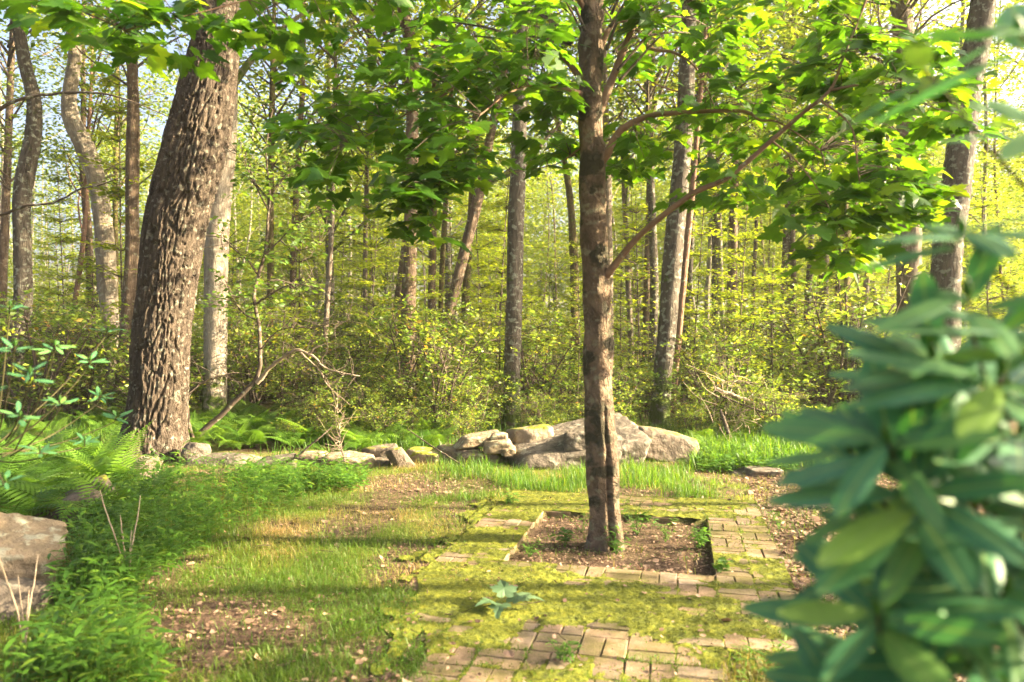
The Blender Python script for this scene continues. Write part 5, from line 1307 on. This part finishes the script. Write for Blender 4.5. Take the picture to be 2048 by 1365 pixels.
wh = [(1935, 590, .95, -.3, .4, 7, .9), (1865, 715, .98, -.3, .4, 9, 1.0), (2000, 750, .9, 0, .5, 9, 1.0), (1700, 900, 1.05, -.5, .4, 7, .85), (1775, 880, .92, -.5, .4, 10, 1.0), (1990, 660, .95, -.3, .35, 9, 1.05), (1825, 985, .90, -.5, .5, 11, 1.1), (1755, 1225, .92, -.4, .5, 9, 1.0), (1925, 465, 1.0, -.2, .25, 8, .9),
      (2040, 70, .95, -.4, .3, 8, 1.1), (1850, 140, 1.05, -.5, .2, 5, .85), (1950, 1010, .98, .0, .6, 9, 1.0), (2010, 1180, .92, -.1, .6, 9, 1.0), (1880, 1130, 1.0, -.3, .6, 9, 1.0), (2040, 860, .95, .1, .5, 9, 1.0),
      (1900, 760, 1.05, -.3, .4, 8, .95), (1960, 1320, .92, -.2, .5, 9, 1.0), (1820, 1380, .95, -.2, .5, 8, 1.0), (2075, 1010, .9, .0, .5, 8, 1.0), (1720, 1000, 1.08, -.5, .4, 7, .8), (2060, 230, 1.0, -.3, .4, 7, .9), (1690, 1420, .98, -.3, .4, 7, .9), (1790, 1120, 1.08, -.3, .4, 9, .9), (1860, 1260, 1.1, -.3, .4, 9, .95), (1960, 900, 1.12, -.2, .4, 9, 1.0), (1840, 820, 1.15, -.3, .4, 8, .9), (2030, 1090, 1.1, 0, .5, 9, 1.0), (1915, 1220, 1.15, 0, .5, 9, 1.0), (1770, 1320, 1.1, -.2, .5, 9, .95), (2010, 780, 1.2, 0, .4, 9, 1.0), (1700, 1130, 1.15, -.4, .4, 7, .8), (1905, 900, 1.1, -.2, .4, 8, .95)]
rhodo('rhododendron', 'large blurred rhododendron with glossy green leaves filling the right foreground', np.array([.85, 1.1, 0.]), wh, .148, (.80, 1.02, 1.05))
wl_ = [(30, 690, 2.7, .3, .3, 6, .8), (60, 745, 2.6, .3, .4, 7, .8), (110, 690, 3.2, .3, .3, 7, 1.0), (180, 720, 3.6, .4, .3, 7, 1.0), (215, 660, 4.5, .3, .2, 6, 1.1), (40, 830, 2.9, .3, .4, 7, .9), (120, 800, 3.3, .2, .4, 8, 1.0), (200, 790, 4.0, .2, .3, 7, 1.0),
       (235, 830, 4.4, .3, .4, 7, 1.2), (80, 900, 3.3, .2, .4, 7, 1.0), (10, 960, 3.0, .1, .3, 6, .9), (170, 880, 4.0, .2, .4, 7, 1.0), (20, 610, 3.4, .2, .2, 5, .9), (-30, 780, 2.6, .2, .3, 7, .9)]
rhodo('rhododendron', 'leggy rhododendron with scattered leaf whorls at the left edge in front of the trunks', np.array([-2.75, 3.4, 0.]), wl_, .075, (-2.45, 3.5, 1.0))

# ------------------------------------------------------------------ haze
hz, nt_, out_ = new_mat('haze')
pv_ = N(nt_, 'ShaderNodeVolumePrincipled'); pv_.inputs['Color'].default_value = (1, 1, .97, 1); pv_.inputs['Density'].default_value = .0006; pv_.inputs['Anisotropy'].default_value = .2
nt_.links.new(pv_.outputs[0], out_.inputs['Volume'])
Vh = np.array([(x, y, z) for z in (-1.3, 23) for x, y in ((-345, -345), (345, -345), (345, 350), (-345, 350))], float)
prop(link('haze', make_mesh('haze', Vh, [np.array([(0, 3, 2, 1), (4, 5, 6, 7), (0, 1, 5, 4), (1, 2, 6, 5), (2, 3, 7, 6), (3, 0, 4, 7)])], hz, smooth=False)), 'thin warm haze in the woods', kind='stuff')

for o in bpy.data.objects:
    if o.parent and o.name.split('.')[0] in ('limbs', 'twigs', 'foliage', 'crown', 'stems'): o['kind'] = 'stuff'
print('BUILT bricks', NBRICK, 'maple leaves', NMAPLE, 'objects', len(bpy.data.objects), 'tris', sum(sum(max(0, p - 2) for p in [len(pp.vertices) for pp in m.polygons]) if len(m.polygons) < 20 else len(m.loops) - 2 * len(m.polygons) for m in bpy.data.meshes))
